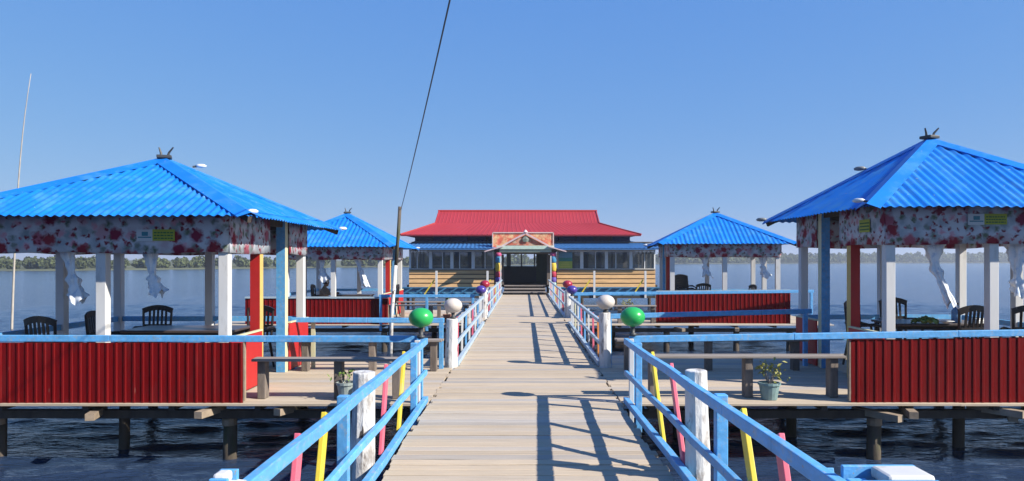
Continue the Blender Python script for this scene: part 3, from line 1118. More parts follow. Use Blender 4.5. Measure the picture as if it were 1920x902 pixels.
pav_fl = pavilion('smaller distant blue-roofed pavilion behind the dark pole, with a person inside', (-6.0, 25.4), 1.48, 1.85, -0.5, 0.75, 2.0, 2.35, 2.33, 3.48, 1.92, 1,
                  (-2.3, 1.95, -3.15, 0.76, 0.76), lamps=[(1.95, 2.3, 2.34, 0.6, False)], pitch=0.14)
pav_fr = pavilion('smaller distant blue-roofed pavilion with stacked black chairs inside', (6.45, 25.15), 1.62, 1.75, -0.5, 0.7, 2.08, 2.2, 2.42, 3.48, 2.0, -1,
                  (-2.2, 1.78, -2.62, 0.92, 0.97), yaw=R(-5), lamps=[(-2.06, 2.18, 2.44, 2.6, False)], pitch=0.14)


# ================================================================== CURTAINS
def curtain(label, x, y, ztop, knot, bottom, dx_knot, dx_bot, wtop, wbot):
    """a tied-up curtain: gathers to a knot, then flares out."""
    mb = MB()
    n = 26
    prof = []
    for i in range(n + 1):
        t = i / n
        z = ztop + (bottom - ztop) * t
        tk = (ztop - knot) / (ztop - bottom)
        if t < tk:
            q = t / tk
            w = wtop * (1 - q) ** 1.1 + 0.028
            xo = dx_knot * q
        else:
            q = (t - tk) / (1 - tk)
            w = 0.028 + (wbot - 0.028) * q ** 0.8
            xo = dx_knot + (dx_bot - dx_knot) * q
        bul = 0.05 * math.exp(-((t - tk - 0.03) / 0.06) ** 2)
        prof.append((z, w + bul, xo, t))
    m = 30
    vs, fs = [], []
    ph = random.uniform(0, 6)
    for z, w, xo, t in prof:
        for k in range(m):
            a = 2 * math.pi * k / m
            pl = 1 + 0.30 * math.sin(a * 5 + ph + t * 4.5) + 0.16 * math.sin(a * 9 - t * 6) + 0.10 * math.sin(t * 40 + a * 2)
            zz = z + (0.05 * math.sin(a * 2 + ph) + 0.03 * math.sin(a * 5)) * max(0, t - 0.7) / 0.3
            vs.append((x + xo + w * pl * math.cos(a), y + w * 0.55 * pl * math.sin(a), zz))
    for i in range(n):
        for k in range(m):
            k2 = (k + 1) % m
            fs.append((i * m + k, (i + 1) * m + k, (i + 1) * m + k2, i * m + k2))
    mb.add(vs, fs)
    o = mb.build('curtain', M_CLOTH(), None, smooth=True)
    return tag(o, label, 'curtain', 'tied-up pavilion curtains')


curtain('white and blue knotted curtain above the outermost chair, bright-red-board pavilion', -6.36, 10.40, 2.06, 1.66, 1.34, 0.08, 0.15, 0.07, 0.115)
curtain('knotted white curtain next to the sign on the big pavilion with bright red boards', -5.20, 10.40, 2.06, 1.66, 1.44, 0.03, 0.10, 0.08, 0.11)
curtain('long knotted white curtain swept aside above the bottle in the tall pavilion', 6.04, 11.02, 2.18, 1.78, 1.24, 0.03, 0.28, 0.13, 0.075)
curtain('knotted curtain between the outer posts of the tall pavilion', 7.28, 11.02, 2.18, 1.60, 1.40, 0.0, 0.05, 0.13, 0.12)
curtain('small white knotted curtain above the seated person', -6.38, 23.63, 1.98, 1.62, 1.25, 0.0, 0.08, 0.08, 0.17)
curtain('small white knotted curtain beside the seated person, toward the walkway', -5.28, 23.63, 1.98, 1.62, 1.10, 0.1, 0.3, 0.08, 0.12)
curtain('small pale curtain tied up near the stacked chairs in the distant pavilion', 5.72, 23.56, 2.06, 1.7, 1.4, 0.0, 0.08, 0.12, 0.14)
curtain('small pale curtain on the outer side of the distant pavilion with stacked chairs', 7.5, 23.42, 2.06, 1.7, 1.38, 0.0, 0.1, 0.12, 0.14)


# ================================================================== FURNITURE
def make_chair():
    root = thing('chair', (0, 0, 0), 'x', 'chair', 'black plastic armchairs in the pavilions')
    m = M_BLACK()
    # seat, faces -y; back at +y
    MB().box((0, 0, 0.43), (0.46, 0.44, 0.035)).build('seat', m, root, bevel=0.012)
    for sx in (-1, 1):
        MB().tube([(sx * 0.20, -0.19, 0.414), (sx * 0.24, -0.24, 0)], [0.024, 0.018], 6).build('leg', m, root)
        MB().tube([(sx * 0.19, 0.19, 0.414), (sx * 0.22, 0.27, 0)], [0.024, 0.018], 6).build('leg', m, root)
        MB().tube([(sx * 0.23, -0.2, 0.43), (sx * 0.265, -0.2, 0.60), (sx * 0.265, 0.0, 0.65), (sx * 0.25, 0.22, 0.64)], [0.022, 0.022, 0.026, 0.022], 6).build('armrest', m, root, smooth=True)
    # backrest: arched top band, uprights and slats
    fr = MB()
    pts = []
    for i in range(9):
        a = -1 + i / 4
        pts.append((a * 0.235, 0.265 - 0.03 * a * a, 0.90 + 0.055 * (1 - a * a)))
    for i in range(8):
        fr.beam(pts[i], pts[i + 1], 0.028, 0.085)
    bk = fr.build('backrest', m, root)
    for sx in (-1, 1):
        MB().tube([(sx * 0.205, 0.2, 0.43), (sx * 0.225, 0.235, 0.91)], 0.02, 6).build('upright', m, bk)
    for k in range(5):
        x = -0.13 + k * 0.065
        MB().beam((x, 0.205, 0.445), (x, 0.262, 0.915), 0.034, 0.014, up=(0, 1, 0)).build('slat', m, bk)
    MB().box((0, 0.232, 0.66), (0.40, 0.018, 0.05)).build('cross_slat', m, bk)
    return root


chair0 = make_chair()
_used = [False]


def put_chair(label, x, y, rz, z=0.0):
    if not _used[0]:
        _used[0] = True
        c = chair0
    else:
        c = copy_tree(chair0)
    c.location = (x, y, z)
    c.scale = (1.08, 1.08, 1.1)
    c.rotation_euler = (0, 0, rz)
    c['label'] = label
    return c


def table(label, x, y, w, d, z=0.0, h=0.76):
    root = thing('table', (x, y, z), label, 'table', 'dark tables in the pavilions')
    MB().box((0, 0, h - 0.02), (w, d, 0.04)).build('table_top', M_TABLE(), root, bevel=0.01)
    for sx in (-1, 1):
        for sy in (-1, 1):
            MB().box((sx * (w / 2 - 0.07), sy * (d / 2 - 0.07), (h - 0.042) / 2), (0.06, 0.06, h - 0.042)).build('leg', M_BLACK(), root)
    MB().box((0, 0, h - 0.08), (w - 0.22, d - 0.22, 0.06)).build('apron', M_BLACK(), root)
    return root


table('dark table in the pavilion with bright red entrance boards', -5.45, 12.15, 1.75, 0.95, h=0.80)
put_chair('black slatted chair pulled away from the table, outermost in the bright-red-board pavilion', -6.95, 11.05, R(170))
put_chair('black slatted chair behind the table in the bright-red-board pavilion, by the lake rail', -6.55, 13.15, R(5))
put_chair('black chair at the end of the table beside the plain middle post, bright-red-board pavilion', -6.62, 11.95, R(95))
put_chair('black chair behind the table near the red and yellow post, bright-red-board pavilion', -4.75, 13.1, R(-10))
table('dark table set with bottle and greens in the tall pavilion', 6.7, 12.35, 1.5, 0.9, z=0.13)
put_chair('black chair behind the table of greens, beside the lake rail in the tall pavilion', 6.75, 13.35, R(5), 0.13)
put_chair('black chair turned away in front of the bottle table in the tall pavilion', 6.72, 11.5, R(192), 0.13)
put_chair('black chair at the outer corner of the tall pavilion', 7.75, 11.55, R(165), 0.13)
put_chair('black chair at the entrance end of the bottle table, near the red and yellow post', 5.72, 12.45, R(92), 0.13)
table('dark table under the distant pavilion roof with the seated person', -5.72, 25.0, 1.3, 0.8)
put_chair('black chair across the table from the seated person', -4.5, 25.1, R(-95))
put_chair('black chair that the seated person uses', -6.80, 25.0, R(90))
table('dark table in the distant pavilion with stacked chairs', 6.3, 25.0, 1.4, 0.8)
put_chair('black chair at the outer end of the table in the stacked-chair pavilion', 7.4, 24.9, R(-80))
put_chair('black chair behind the table in the stacked-chair pavilion', 6.3, 25.9, R(0))
for k in range(5):
    put_chair(['lowest black chair of the stack in the distant pavilion', 'second black chair up in the stack', 'third black chair up in the stack',
               'fourth black chair up in the stack', 'topmost black chair of the stack in the distant pavilion'][k], 5.3, 24.4 + 0.035 * k, R(20), 0.085 * k)

# things on the table of the tall pavilion
jug = thing('water_bottle', (6.98, 12.05, 0.89), 'blue plastic water bottle with a dark cap on the table', 'bottle')
MB().lathe([(0.055, 0), (0.072, 0.015), (0.072, 0.13), (0.066, 0.14), (0.072, 0.15), (0.070, 0.20), (0.035, 0.255), (0.028, 0.28)], 14).build(
    'body', mat('blue_bottle_plastic', (0.16, 0.33, 0.58), 0.2, 0.05, 5, 0), jug, smooth=True)
MB().lathe([(0.034, 0.275), (0.034, 0.315), (0.028, 0.322)], 12).build('cap', M_BLACK(), jug)
gr = MB()
for k in range(70):
    a = random.uniform(0, 6.28)
    r_ = random.uniform(0, 0.17)
    p = Vector((r_ * math.cos(a) * 1.2, r_ * math.sin(a) * 0.7, 0.02 + random.uniform(0, 0.09) * (1 - r_ / 0.2)))
    q = Euler((random.uniform(-1, 1), random.uniform(-1, 1), a)).to_matrix()
    gr.add([p + q @ Vector(v) for v in ((-0.05, -0.025, 0), (0, -0.035, 0.012), (0.05, 0, 0.0), (0, 0.035, 0.012), (-0.05, 0.02, 0))], [(0, 1, 2, 3, 4)])
o = gr.build('leafy_greens', mat('lettuce', (0.30, 0.42, 0.10), 0.6, 0.3, 10, 0), None, loc=(6.45, 11.98, 0.89))
tag(o, 'heap of pale green leaves lying on the table', 'greens')
o = MB().box((0, 0, 0.03), (0.24, 0.18, 0.058)).box((0, 0, 0.07), (0.2, 0.14, 0.02)).build('white_box', M_LIGHT(), None, loc=(7.3, 11.95, 0.891), rot=(0, 0, 0.2), bevel=0.008)
tag(o, 'small white box on the table edge beside the bottle', 'box')
o = MB().lathe([(0.03, 0), (0.05, 0.01), (0.11, 0.035), (0.115, 0.04), (0.05, 0.02), (0.01, 0.018)], 16).build('bowl', M_LIGHT(), None, loc=(6.74, 11.9, 0.891), smooth=True)
tag(o, 'small white bowl between the greens and the bottle', 'bowl')


# ================================================================== GLOBES
def globe(label, x, y, z, col, name, d=0.33, lift=0.0):
    root = thing('globe_lamp', (x, y, z), label, 'globe lamp', 'coloured globes on the railing posts')
    r = d / 2
    st = lift
    prof = []
    for i in range(1, 16):
        a = -math.pi / 2 + math.pi * i / 16
        prof.append((r * math.cos(a), r * 0.80 * math.sin(a) + r * 0.80 + 0.05 + st))
    MB().lathe(prof, 24).build('globe', mat('globe_' + name, col, 0.30, 0.05, 3, 0), root, smooth=True)
    MB().lathe([(0.05, 0.0), (0.055, 0.03), (0.03, 0.04), (0.03, 0.04 + st), (0.045, 0.062 + st)], 12).build('base', M_DKMETAL(), root, smooth=True)
    return root


GREEN, WHT, PUR, REDG = (0.03, 0.42, 0.10), (0.66, 0.60, 0.54), (0.075, 0.05, 0.30), (0.36, 0.02, 0.05)
globe('green globe on the railing end by the bright red boards side', RL - 0.06, 9.96, 0.862, GREEN, 'green', lift=0.09)
globe('green globe on the railing end beside the potted plant deck', RR + 0.09, 9.94, 0.895, GREEN, 'green', lift=0.07)
globe('white globe on the log post by the pink and blue slats, dark pole side', RL2 - 0.06, 13.3, 0.862, WHT, 'white', lift=0.05)
globe('white globe on the log post next to orange slats', RR + 0.1, 13.3, 0.972, WHT, 'white')
globe('purple globe on the post before the deck of the seated person', RL2 - 0.07, 22.15, 0.845, PUR, 'purple', 0.32)
globe('purple globe on the post before the deck of stacked chairs', RR + 0.07, 22.15, 0.845, PUR, 'purple', 0.32)
globe('red globe on the log post past the seated person\'s deck', RL2 - 0.09, 24.75, 0.922, REDG, 'red')
globe('red globe on the log post past the stacked chairs\' deck', RR + 0.09, 24.75, 0.922, REDG, 'red')


# ================================================================== POTTED PLANTS
def potted(label, x, y, z, r, h, ph, col, leaf, n, w):
    root = thing('potted_plant', (x, y, z), label, 'potted plant', 'potted plants on the decks')
    MB().lathe([(r * 0.72, 0), (r * 0.95, h * 0.85), (r * 1.06, h * 0.86), (r * 1.06, h), (r * 0.92, h), (r * 0.9, h * 0.88)], 16).build('pot', col, root, smooth=False, bevel=0.0)
    MB().lathe([(r * 0.5, h * 0.80), (r * 0.90, h * 0.87), (r * 0.3, h * 0.90)], 12).build('soil', M_DARKWOOD(), root)
    st = MB()
    lf = MB()
    for k in range(n // 8):
        a = random.uniform(0, 6.28)
        e = Vector((math.cos(a) * w * random.uniform(0.3, 0.9), math.sin(a) * w * random.uniform(0.3, 0.9), h + ph * random.uniform(0.5, 0.95)))
        st.tube([(0, 0, h * 0.86), e * 0.5 + Vector((0, 0, h * 0.4)), e], [0.008, 0.006, 0.003], 5)
        for j in range(8):
            p = e + Vector((random.gauss(0, 0.05), random.gauss(0, 0.05), random.gauss(0, 0.045)))
            q = Euler((random.uniform(-1.2, 1.2), random.uniform(-1.2, 1.2), random.uniform(0, 6.28))).to_matrix()
            s = random.uniform(0.7, 1.2)
            lf.add([p + q @ (Vector(v) * s) for v in ((-0.035, 0, 0), (0, -0.016, 0.006), (0.04, 0, 0), (0, 0.016, 0.006))], [(0, 1, 2, 3)])
    st.build('stem', M_BENCH(), root)
    lf.build('leaves', leaf, root)
    return root


LEAF_Y = mat('yellow_green_leaf', (0.34, 0.33, 0.07), 0.6, 0.35, 14, 0)
LEAF_G = mat('green_leaf', (0.16, 0.26, 0.05), 0.6, 0.35, 14, 0)
potted('yellow-leaved plant in a green pot under the plank bench', 3.36, 10.22, 0.0, 0.145, 0.23, 0.25, mat('green_pot', (0.20, 0.31, 0.31), 0.6, 0.2, 8, 0.1), LEAF_Y, 96, 0.17)
potted('sparse plant in a pale blue-grey pot by the bench leg', -2.42, 10.18, 0.0, 0.13, 0.24, 0.14, mat('pale_pot', (0.34, 0.40, 0.38), 0.6, 0.2, 8, 0.1), LEAF_G, 40, 0.10)
potted('green potted plant beside the bench at the seated person\'s deck', -2.35, 22.9, 0.0, 0.13, 0.24, 0.45, mat('clay_pot', (0.30, 0.12, 0.07), 0.7), LEAF_G, 96, 0.16)
potted('pale green potted plant on the deck before the stacked chairs', 3.2, 23.2, 0.0, 0.15, 0.25, 0.4, mat('clay_pot', (0.30, 0.12, 0.07), 0.7), LEAF_Y, 96, 0.2)


# ================================================================== PERSON (seated, distant pavilion)
def person():
    root = thing('person', (-6.72, 25.0, 0), 'seated person with dark hair in a tan jacket, arms on the table', 'person')
    # joints relative to root, facing +x (towards the table)
    J = {'pel': (0, 0, 0.52), 'chest': (0.03, 0, 0.80), 'neck': (0.06, 0, 1.02), 'head': (0.10, 0, 1.11),
         'shL': (0.05, 0.19, 0.94), 'elL': (0.16, 0.30, 0.74), 'haL': (0.38, 0.22, 0.80),
         'shR': (0.05, -0.19, 0.94), 'elR': (0.16, -0.32, 0.74), 'haR': (0.38, -0.2, 0.80),
         'hipL': (0.04, 0.10, 0.50), 'knL': (0.42, 0.13, 0.50), 'ftL': (0.40, 0.13, 0.06), 'toL': (0.54, 0.13, 0.04),
         'hipR': (0.04, -0.10, 0.50), 'knR': (0.42, -0.13, 0.50), 'ftR': (0.40, -0.13, 0.06), 'toR': (0.54, -0.13, 0.04)}
    rad = {'pel': 0.15, 'chest': 0.155, 'neck': 0.055, 'head': 0.06, 'shL': 0.075, 'elL': 0.05, 'haL': 0.035, 'shR': 0.075, 'elR': 0.05, 'haR': 0.035,
           'hipL': 0.09, 'knL': 0.065, 'ftL': 0.045, 'toL': 0.035, 'hipR': 0.09, 'knR': 0.065, 'ftR': 0.045, 'toR': 0.035}
    E = [('pel', 'chest'), ('chest', 'neck'), ('neck', 'head'), ('chest', 'shL'), ('shL', 'elL'), ('elL', 'haL'), ('chest', 'shR'), ('shR', 'elR'), ('elR', 'haR'),
         ('pel', 'hipL'), ('hipL', 'knL'), ('knL', 'ftL'), ('ftL', 'toL'), ('pel', 'hipR'), ('hipR', 'knR'), ('knR', 'ftR'), ('ftR', 'toR')]
    ks = list(J)
    me = bpy.data.meshes.new('body')
    me.from_pydata([J[k] for k in ks], [(ks.index(a), ks.index(b)) for a, b in E], [])
    ob = link('body', me, root)
    sk = ob.modifiers.new('skin', 'SKIN')
    for i, k in enumerate(ks):
        d = me.skin_vertices[0].data[i]
        d.radius = (rad[k], rad[k])
        d.use_root = (k == 'pel')
    sb = ob.modifiers.new('sub', 'SUBSURF')
    sb.levels = sb.render_levels = 2
    me.materials.append(mat('tan_jacket', (0.30, 0.21, 0.14), 0.85, 0.15, 9, 0.1))
    hd = MB()
    prof = [(0.02, -0.125), (0.055, -0.11), (0.072, -0.05), (0.082, 0.02), (0.076, 0.07), (0.05, 0.108), (0.015, 0.12)]
    hd.lathe(prof, 16, (0.115, 0, 1.15), sq=(1.12, 0.95))
    hd.lathe([(0.004, 0.02), (0.018, -0.012), (0.012, -0.02)], 8, (0.205, 0, 1.15))
    hd.build('head', mat('skin', (0.30, 0.16, 0.10), 0.6, 0.05, 5, 0), root, smooth=True)
    hr = MB()
    hr.lathe([(0.086, -0.045), (0.098, 0.02), (0.09, 0.08), (0.06, 0.12), (0.02, 0.135)], 16, (0.092, 0, 1.155), sq=(1.05, 1.0))
    hr.build('hair', mat('black_hair', (0.012, 0.010, 0.010), 0.5, 0.2, 20, 0.2), root, smooth=True)
    for s in (-1, 1):
        hn = MB()
        base = Vector((0.40, 0.21 * s, 0.80))
        hn.tube([base, base + Vector((0.05, -0.01 * s, -0.005)), base + Vector((0.09, -0.015 * s, -0.012))], [0.03, 0.04, 0.034], 8)
        for f in range(4):
            b = base + Vector((0.085, (-0.015 + 0.018 * (f - 1.5)) * s - 0.0, -0.012))
            hn.tube([b, b + Vector((0.035, 0, 0.0)), b + Vector((0.06, 0, -0.015))], [0.009, 0.0085, 0.007], 6)
        b = base + Vector((0.04, -0.04 * s, -0.01))
        hn.tube([b, b + Vector((0.03, -0.02 * s, 0)), b + Vector((0.055, -0.022 * s, -0.008))], [0.011, 0.01, 0.008], 6)
        hn.build('hand', MATS['skin'], root, smooth=True)


person()


# ================================================================== POLES AND CABLE
pole = thing('utility_pole', (-3.95, 22.0, 0), 'thin dark wooden pole with a white painted foot beside the distant pavilion', 'pole')
MB().tube([(0.18, 0, 1.75), (0.25, 0, 2.6), (0.30, 0, 3.48)], [0.052, 0.052, 0.05], 9, jit=0.06).build('shaft', M_PILE(), pole, smooth=True)
MB().tube([(0, 0, -1.7), (0.06, 0, 0.3), (0.18, 0, 1.755)], [0.062, 0.058, 0.052], 9, jit=0.06).build('painted_foot', M_LIME(), pole, smooth=True)
MB().tube([(0.27, 0, 3.40), (0.35, 0, 3.42)], 0.015, 6).build('cable_hook', M_DKMETAL(), pole)
pts = []
a, b = Vector((-3.61, 22.0, 3.42)), Vector((2.63, -9.0, 6.88))
for i in range(41):
    t = i / 40
    p = a.lerp(b, t)
    p.z -= 0.30 * 4 * t * (1 - t)
    pts.append(p)
o = MB().tube(pts, 0.010, 6).build('overhead_cable', M_BLACK(), None, smooth=True)
tag(o, 'black overhead cable running from the dark pole across the sky', 'cable')
pts = []
for i in range(15):
    t = i / 14
    pts.append((-20.6 + 0.85 * t ** 2.2 + 0.05 * math.sin(t * 5), 30.0, -2.2 + 11.6 * t))
o = MB().tube(pts, [0.055 - 0.043 * i / 14 for i in range(15)], 7).build('bamboo_pole', mat('pale_bamboo', (0.46, 0.42, 0.36), 0.7, 0.25, 3, 0.1), None, smooth=True)
tag(o, 'tall thin pale bamboo pole rising from the water behind the big pavilion roof', 'pole')


# ================================================================== MAIN BUILDING
def building():
    root = thing('restaurant_building', (0, 44.0, 0), 'long restaurant building with red upper roof, blue lower roof and bamboo walls', 'building')
    X0, X1, Y0, Y1 = -6.75, 7.75, 44.0, 52.0

    def part(name, mb, m, par=None, **k):
        return mb.build(name, m, par or root, world=True, **k)
    FL = 0.45
    m_frame = mat('grey_white_frame', (0.86, 0.88, 0.88), 0.6, 0.1, 5, 0)
    m_bamboo = mat('bamboo_board', (0.76, 0.47, 0.22), 0.75, 0.25, 4, 0.2, stretch=(0.3, 3, 3), obj_var=0.18)
    m_glass = bpy.data.materials.new('window_glass')
    m_glass.use_nodes = True
    gb = m_glass.node_tree.nodes['Principled BSDF']
    gb.inputs['Base Color'].default_value = (0.03, 0.04, 0.05, 1)
    gb.inputs['Roughness'].default_value = 0.06
    gb.inputs['Alpha'].default_value = 0.7
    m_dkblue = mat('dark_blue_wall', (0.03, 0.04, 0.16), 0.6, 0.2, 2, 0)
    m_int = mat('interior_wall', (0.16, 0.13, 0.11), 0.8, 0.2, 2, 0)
    # floor slab, deck posts
    part('floor', MB().box(((X0 + X1) / 2, (Y0 + Y1) / 2 + 0.1, FL - 0.08), (X1 - X0 + 0.3, Y1 - Y0 - 0.1, 0.15)), M_DARKWOOD())
    for x in np.arange(X0 + 0.2, X1, 2.0):
        part('pile', MB().tube([(x, Y0 + 0.3, -2), (x, Y0 + 0.3, FL - 0.16)], 0.1, 8), M_PILE())
    # lower wall boards and windows for both wings
    for (a, b, nwin) in ((X0, -1.75, 4), (1.95, X1, 4)):
        for k in range(4):
            z = 0.30 + k * 0.262
            part('wall_board', MB().box(((a + b) / 2, Y0 - 0.03 * (k % 2), z + 0.115), (b - a, 0.06, 0.205)), m_bamboo)
            part('batten', MB().box(((a + b) / 2, Y0 + 0.05, z + 0.23), (b - a, 0.03, 0.06)), M_DARKWOOD())
        part('wall_base', MB().box(((a + b) / 2, Y0 + 0.06, 0.15), (b - a, 0.06, 0.28)), M_DARKWOOD())
        part('sill', MB().box(((a + b) / 2, Y0 - 0.03, 1.385), (b - a, 0.16, 0.06)), mat('pale_sill', (0.60, 0.56, 0.50), 0.6, 0.1))
        part('header', MB().box(((a + b) / 2, Y0, 2.5), (b - a, 0.12, 0.10)), mat('pale_sill', (0.60, 0.56, 0.50)))
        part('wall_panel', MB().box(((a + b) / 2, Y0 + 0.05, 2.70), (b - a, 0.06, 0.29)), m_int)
        w = (b - a) / nwin
        for i in range(nwin):
            x0, x1 = a + i * w, a + (i + 1) * w
            fr = MB()
            for xx, tw in ((x0 + 0.055, 0.11), (x1 - 0.04, 0.075)):
                fr.box((xx, Y0, 1.93), (tw, 0.09, 1.036))
            fr.box(((x0 + x1) / 2 + 0.011, Y0, 2.415), (w - 0.16, 0.07, 0.05))
            win = part('window', fr, m_frame)
            part('mullion', MB().box(((x0 + x1) / 2 + (0.1 if i % 2 else -0.15), Y0, 1.90), (0.045, 0.06, 0.97)), m_frame, win)
            part('pane', MB().box(((x0 + x1) / 2 + 0.011, Y0 + 0.045, 1.90), (w - 0.17, 0.012, 0.97)), m_glass, win)
    # side and back walls (back wall has tall openings through which the bright lake shows)
    for x in (X0, X1):
        part('side_wall', MB().box((x, (Y0 + Y1) / 2 + 0.1, 0.84), (0.08, Y1 - Y0 - 0.2, 1.05)), m_bamboo)
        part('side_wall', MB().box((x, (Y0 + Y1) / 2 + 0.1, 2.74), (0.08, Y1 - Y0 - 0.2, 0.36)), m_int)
        for y in np.arange(Y0 + 1.6, Y1, 1.6):
            part('wall_post', MB().box((x, y, 1.96), (0.1, 0.1, 1.19)), m_frame)
    part('back_wall', MB().box(((X0 + X1) / 2, Y1, 0.80), (X1 - X0, 0.08, 1.15)), m_int)
    part('back_wall', MB().box(((X0 + X1) / 2, Y1, 2.7), (X1 - X0, 0.08, 0.5)), m_int)
    for x in np.arange(X0 + 0.3, X1, 0.9):
        part('wall_post', MB().box((x, Y1, 1.91), (0.3 if int(x * 3) % 2 else 0.1, 0.08, 1.07)), m_frame)
    # ceiling under the clerestory keeps the hall dim
    part('ceiling', MB().box(((X0 + X1) / 2, (Y0 + Y1) / 2 + 0.1, 2.97), (X1 - X0 - 0.2, Y1 - Y0 - 0.3, 0.05)), m_int)
    # clerestory panels
    cx0, cx1, cy = -6.5, 6.35, 44.75
    n = 12
    for i in range(n):
        a = cx0 + (cx1 - cx0) * i / n
        w = (cx1 - cx0) / n
        part('clerestory_panel', MB().box((a + w / 2, cy, 3.22), (w - 0.05, 0.05, 0.50)), m_dkblue if (i * 7) % 5 else mat('plum_wall', (0.07, 0.04, 0.10), 0.6, 0.2))
    for x in (cx0, cx1):
        part('clerestory_side', MB().box((x, 48.1, 3.22), (0.05, 6.6, 0.5)), m_dkblue)
    part('clerestory_back', MB().box(((cx0 + cx1) / 2, 51.4, 3.22), (cx1 - cx0, 0.05, 0.5)), m_dkblue)
    # lower blue roof, front, sides
    lx0, lx1, ly0, lz0, lz1 = X0 - 0.45, X1 + 0.4, 43.15, 2.60, 3.06
    mbl = MB()
    nn = 240
    for (p0, p1, q0, q1) in (((lx0, ly0, lz0), (lx1, ly0, lz0), (cx0, cy, lz1), (cx1, cy, lz1)),
                             ((lx0, 52.9, lz0), (lx0, ly0, lz0), (cx0, 51.4, lz1), (cx0, cy, lz1)),
                             ((lx1, ly0, lz0), (lx1, 52.9, lz0), (cx1, cy, lz1), (cx1, 51.4, lz1))):
        p0, p1, q0, q1 = map(Vector, (p0, p1, q0, q1))
        vs, fs = [], []
        for i in range(nn + 1):
            t = i / nn
            h = Vector((0, 0, 0.016 * math.sin(i * math.pi / 2)))
            vs += [p0.lerp(p1, t) + h, q0.lerp(q1, t) + h]
        fs = [(2 * i, 2 * i + 2, 2 * i + 3, 2 * i + 1) for i in range(nn)]
        mbl.add(vs, fs)
    m_lroof = mat('muted_blue_sheet', (0.05, 0.17, 0.42), 0.4, 0.12, 1.5, 0)
    part('lower_roof', mbl, m_lroof)
    part('fascia', MB().box(((lx0 + lx1) / 2, ly0 + 0.03, lz0 - 0.055), (lx1 - lx0, 0.03, 0.07)), m_lroof)
    # upper red roof
    ex0, ex1, ey0, ey1, ez = -7.25, 6.9, 43.85, 52.2, 3.40
    mx0, mx1, my0, my1, mz = -5.45, 4.65, 46.0, 50.1, 4.18
    rz_, ry = 5.06, 48.05
    m_rr = mat('red_roof_sheet', (0.42, 0.030, 0.032), 0.5, 0.10, 0.6, 0)
    vs, fs = [], []
    mb = MB()

    def ribbed(p0, p1, q0, q1, n, amp=0.014):
        p0, p1, q0, q1 = map(Vector, (p0, p1, q0, q1))
        nrm = (p1 - p0).cross(q0 - p0).normalized()
        v = []
        for i in range(n + 1):
            t = i / n
            h = nrm * (amp if i % 6 == 0 else 0)
            v += [p0.lerp(p1, t) + h, q0.lerp(q1, t) + h]
        mb.add(v, [(2 * i, 2 * i + 2, 2 * i + 3, 2 * i + 1) for i in range(n)])
    ribbed((ex0, ey0, ez), (ex1, ey0, ez), (mx0, my0, mz), (mx1, my0, mz), 282)
    ribbed((mx0, my0, mz), (mx1, my0, mz), (mx0, ry, rz_), (mx1, ry, rz_), 282)
    ribbed((ex1, ey1, ez), (ex0, ey1, ez), (mx1, my1, mz), (mx0, my1, mz), 120)
    ribbed((mx1, my1, mz), (mx0, my1, mz), (mx1, ry, rz_), (mx0, ry, rz_), 120)
    ribbed((ex0, ey1, ez), (ex0, ey0, ez), (mx0, my1, mz), (mx0, my0, mz), 80)
    ribbed((ex1, ey0, ez), (ex1, ey1, ez), (mx1, my0, mz), (mx1, my1, mz), 80)
    mb.add([(mx0, my0, mz), (mx0, my1, mz), (mx0, ry, rz_)], [(0, 1, 2)])
    mb.add([(mx1, my0, mz), (mx1, my1, mz), (mx1, ry, rz_)], [(0, 2, 1)])
    rf = part('upper_roof', mb, m_rr)
    part('ridge_cap', MB().tube([(mx0 - 0.06, ry, rz_ + 0.01), (mx1 + 0.06, ry, rz_ + 0.01)], 0.07, 8), m_rr, rf)
    for (mx, ex) in ((mx0, ex0), (mx1, ex1)):
        part('hip_cap', MB().tube([(mx, my0, mz + 0.01), ((mx * 0.45 + ex * 0.55), (my0 * 0.45 + ey0 * 0.55), mz * 0.45 + ez * 0.55 + 0.0), (ex, ey0, ez + 0.02)], 0.05, 8), m_rr, rf)
        part('gable_trim', MB().tube([(mx, my0, mz + 0.01), (mx, ry, rz_ + 0.01), (mx, my1, mz + 0.01)], 0.05, 8), m_rr, rf)
    part('eave_trim', MB().box(((ex0 + ex1) / 2, ey0 - 0.01, ez - 0.05), (ex1 - ex0 - 0.02, 0.03, 0.07)), mat('dark_red_trim', (0.22, 0.02, 0.03), 0.5), rf)
    part('soffit', MB().box(((ex0 + ex1) / 2, 48.0, ez - 0.03), (ex1 - ex0 - 0.3, 8.0, 0.03)), m_int, rf)
    # steps up to the door
    for k, (y, z) in enumerate(((41.25, 0.14), (42.15, 0.29), (43.05, 0.44))):
        d_ = 0.94
        part('step', MB().box((0.06, y + d_ / 2, z - 0.105), (2.34, d_ - 0.06, 0.12)), M_DARKWOOD())
        for q in range(4):
            part('tread', MB().box((0.06, y - 0.03 + 0.235 * q + 0.115, z - 0.021), (2.40, 0.225, 0.04)), M_BENCH())
    part('porch', MB().box((0.1, 43.2, -0.07), (4.6, 1.5, 0.12)), M_DARKWOOD())
    for x in (-2.0, 2.2):
        part('pile', MB().tube([(x, 43.0, -2), (x, 43.0, -0.13)], 0.09, 8), M_PILE())
    # hall interior seen through the open door
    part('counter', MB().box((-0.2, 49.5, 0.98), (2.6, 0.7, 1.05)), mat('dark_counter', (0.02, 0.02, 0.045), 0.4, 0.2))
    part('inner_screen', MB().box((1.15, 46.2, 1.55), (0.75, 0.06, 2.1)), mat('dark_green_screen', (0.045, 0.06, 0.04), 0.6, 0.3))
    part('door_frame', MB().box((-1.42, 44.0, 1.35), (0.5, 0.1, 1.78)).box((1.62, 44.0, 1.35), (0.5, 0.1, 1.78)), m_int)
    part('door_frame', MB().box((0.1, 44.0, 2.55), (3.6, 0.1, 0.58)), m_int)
    return root


building()


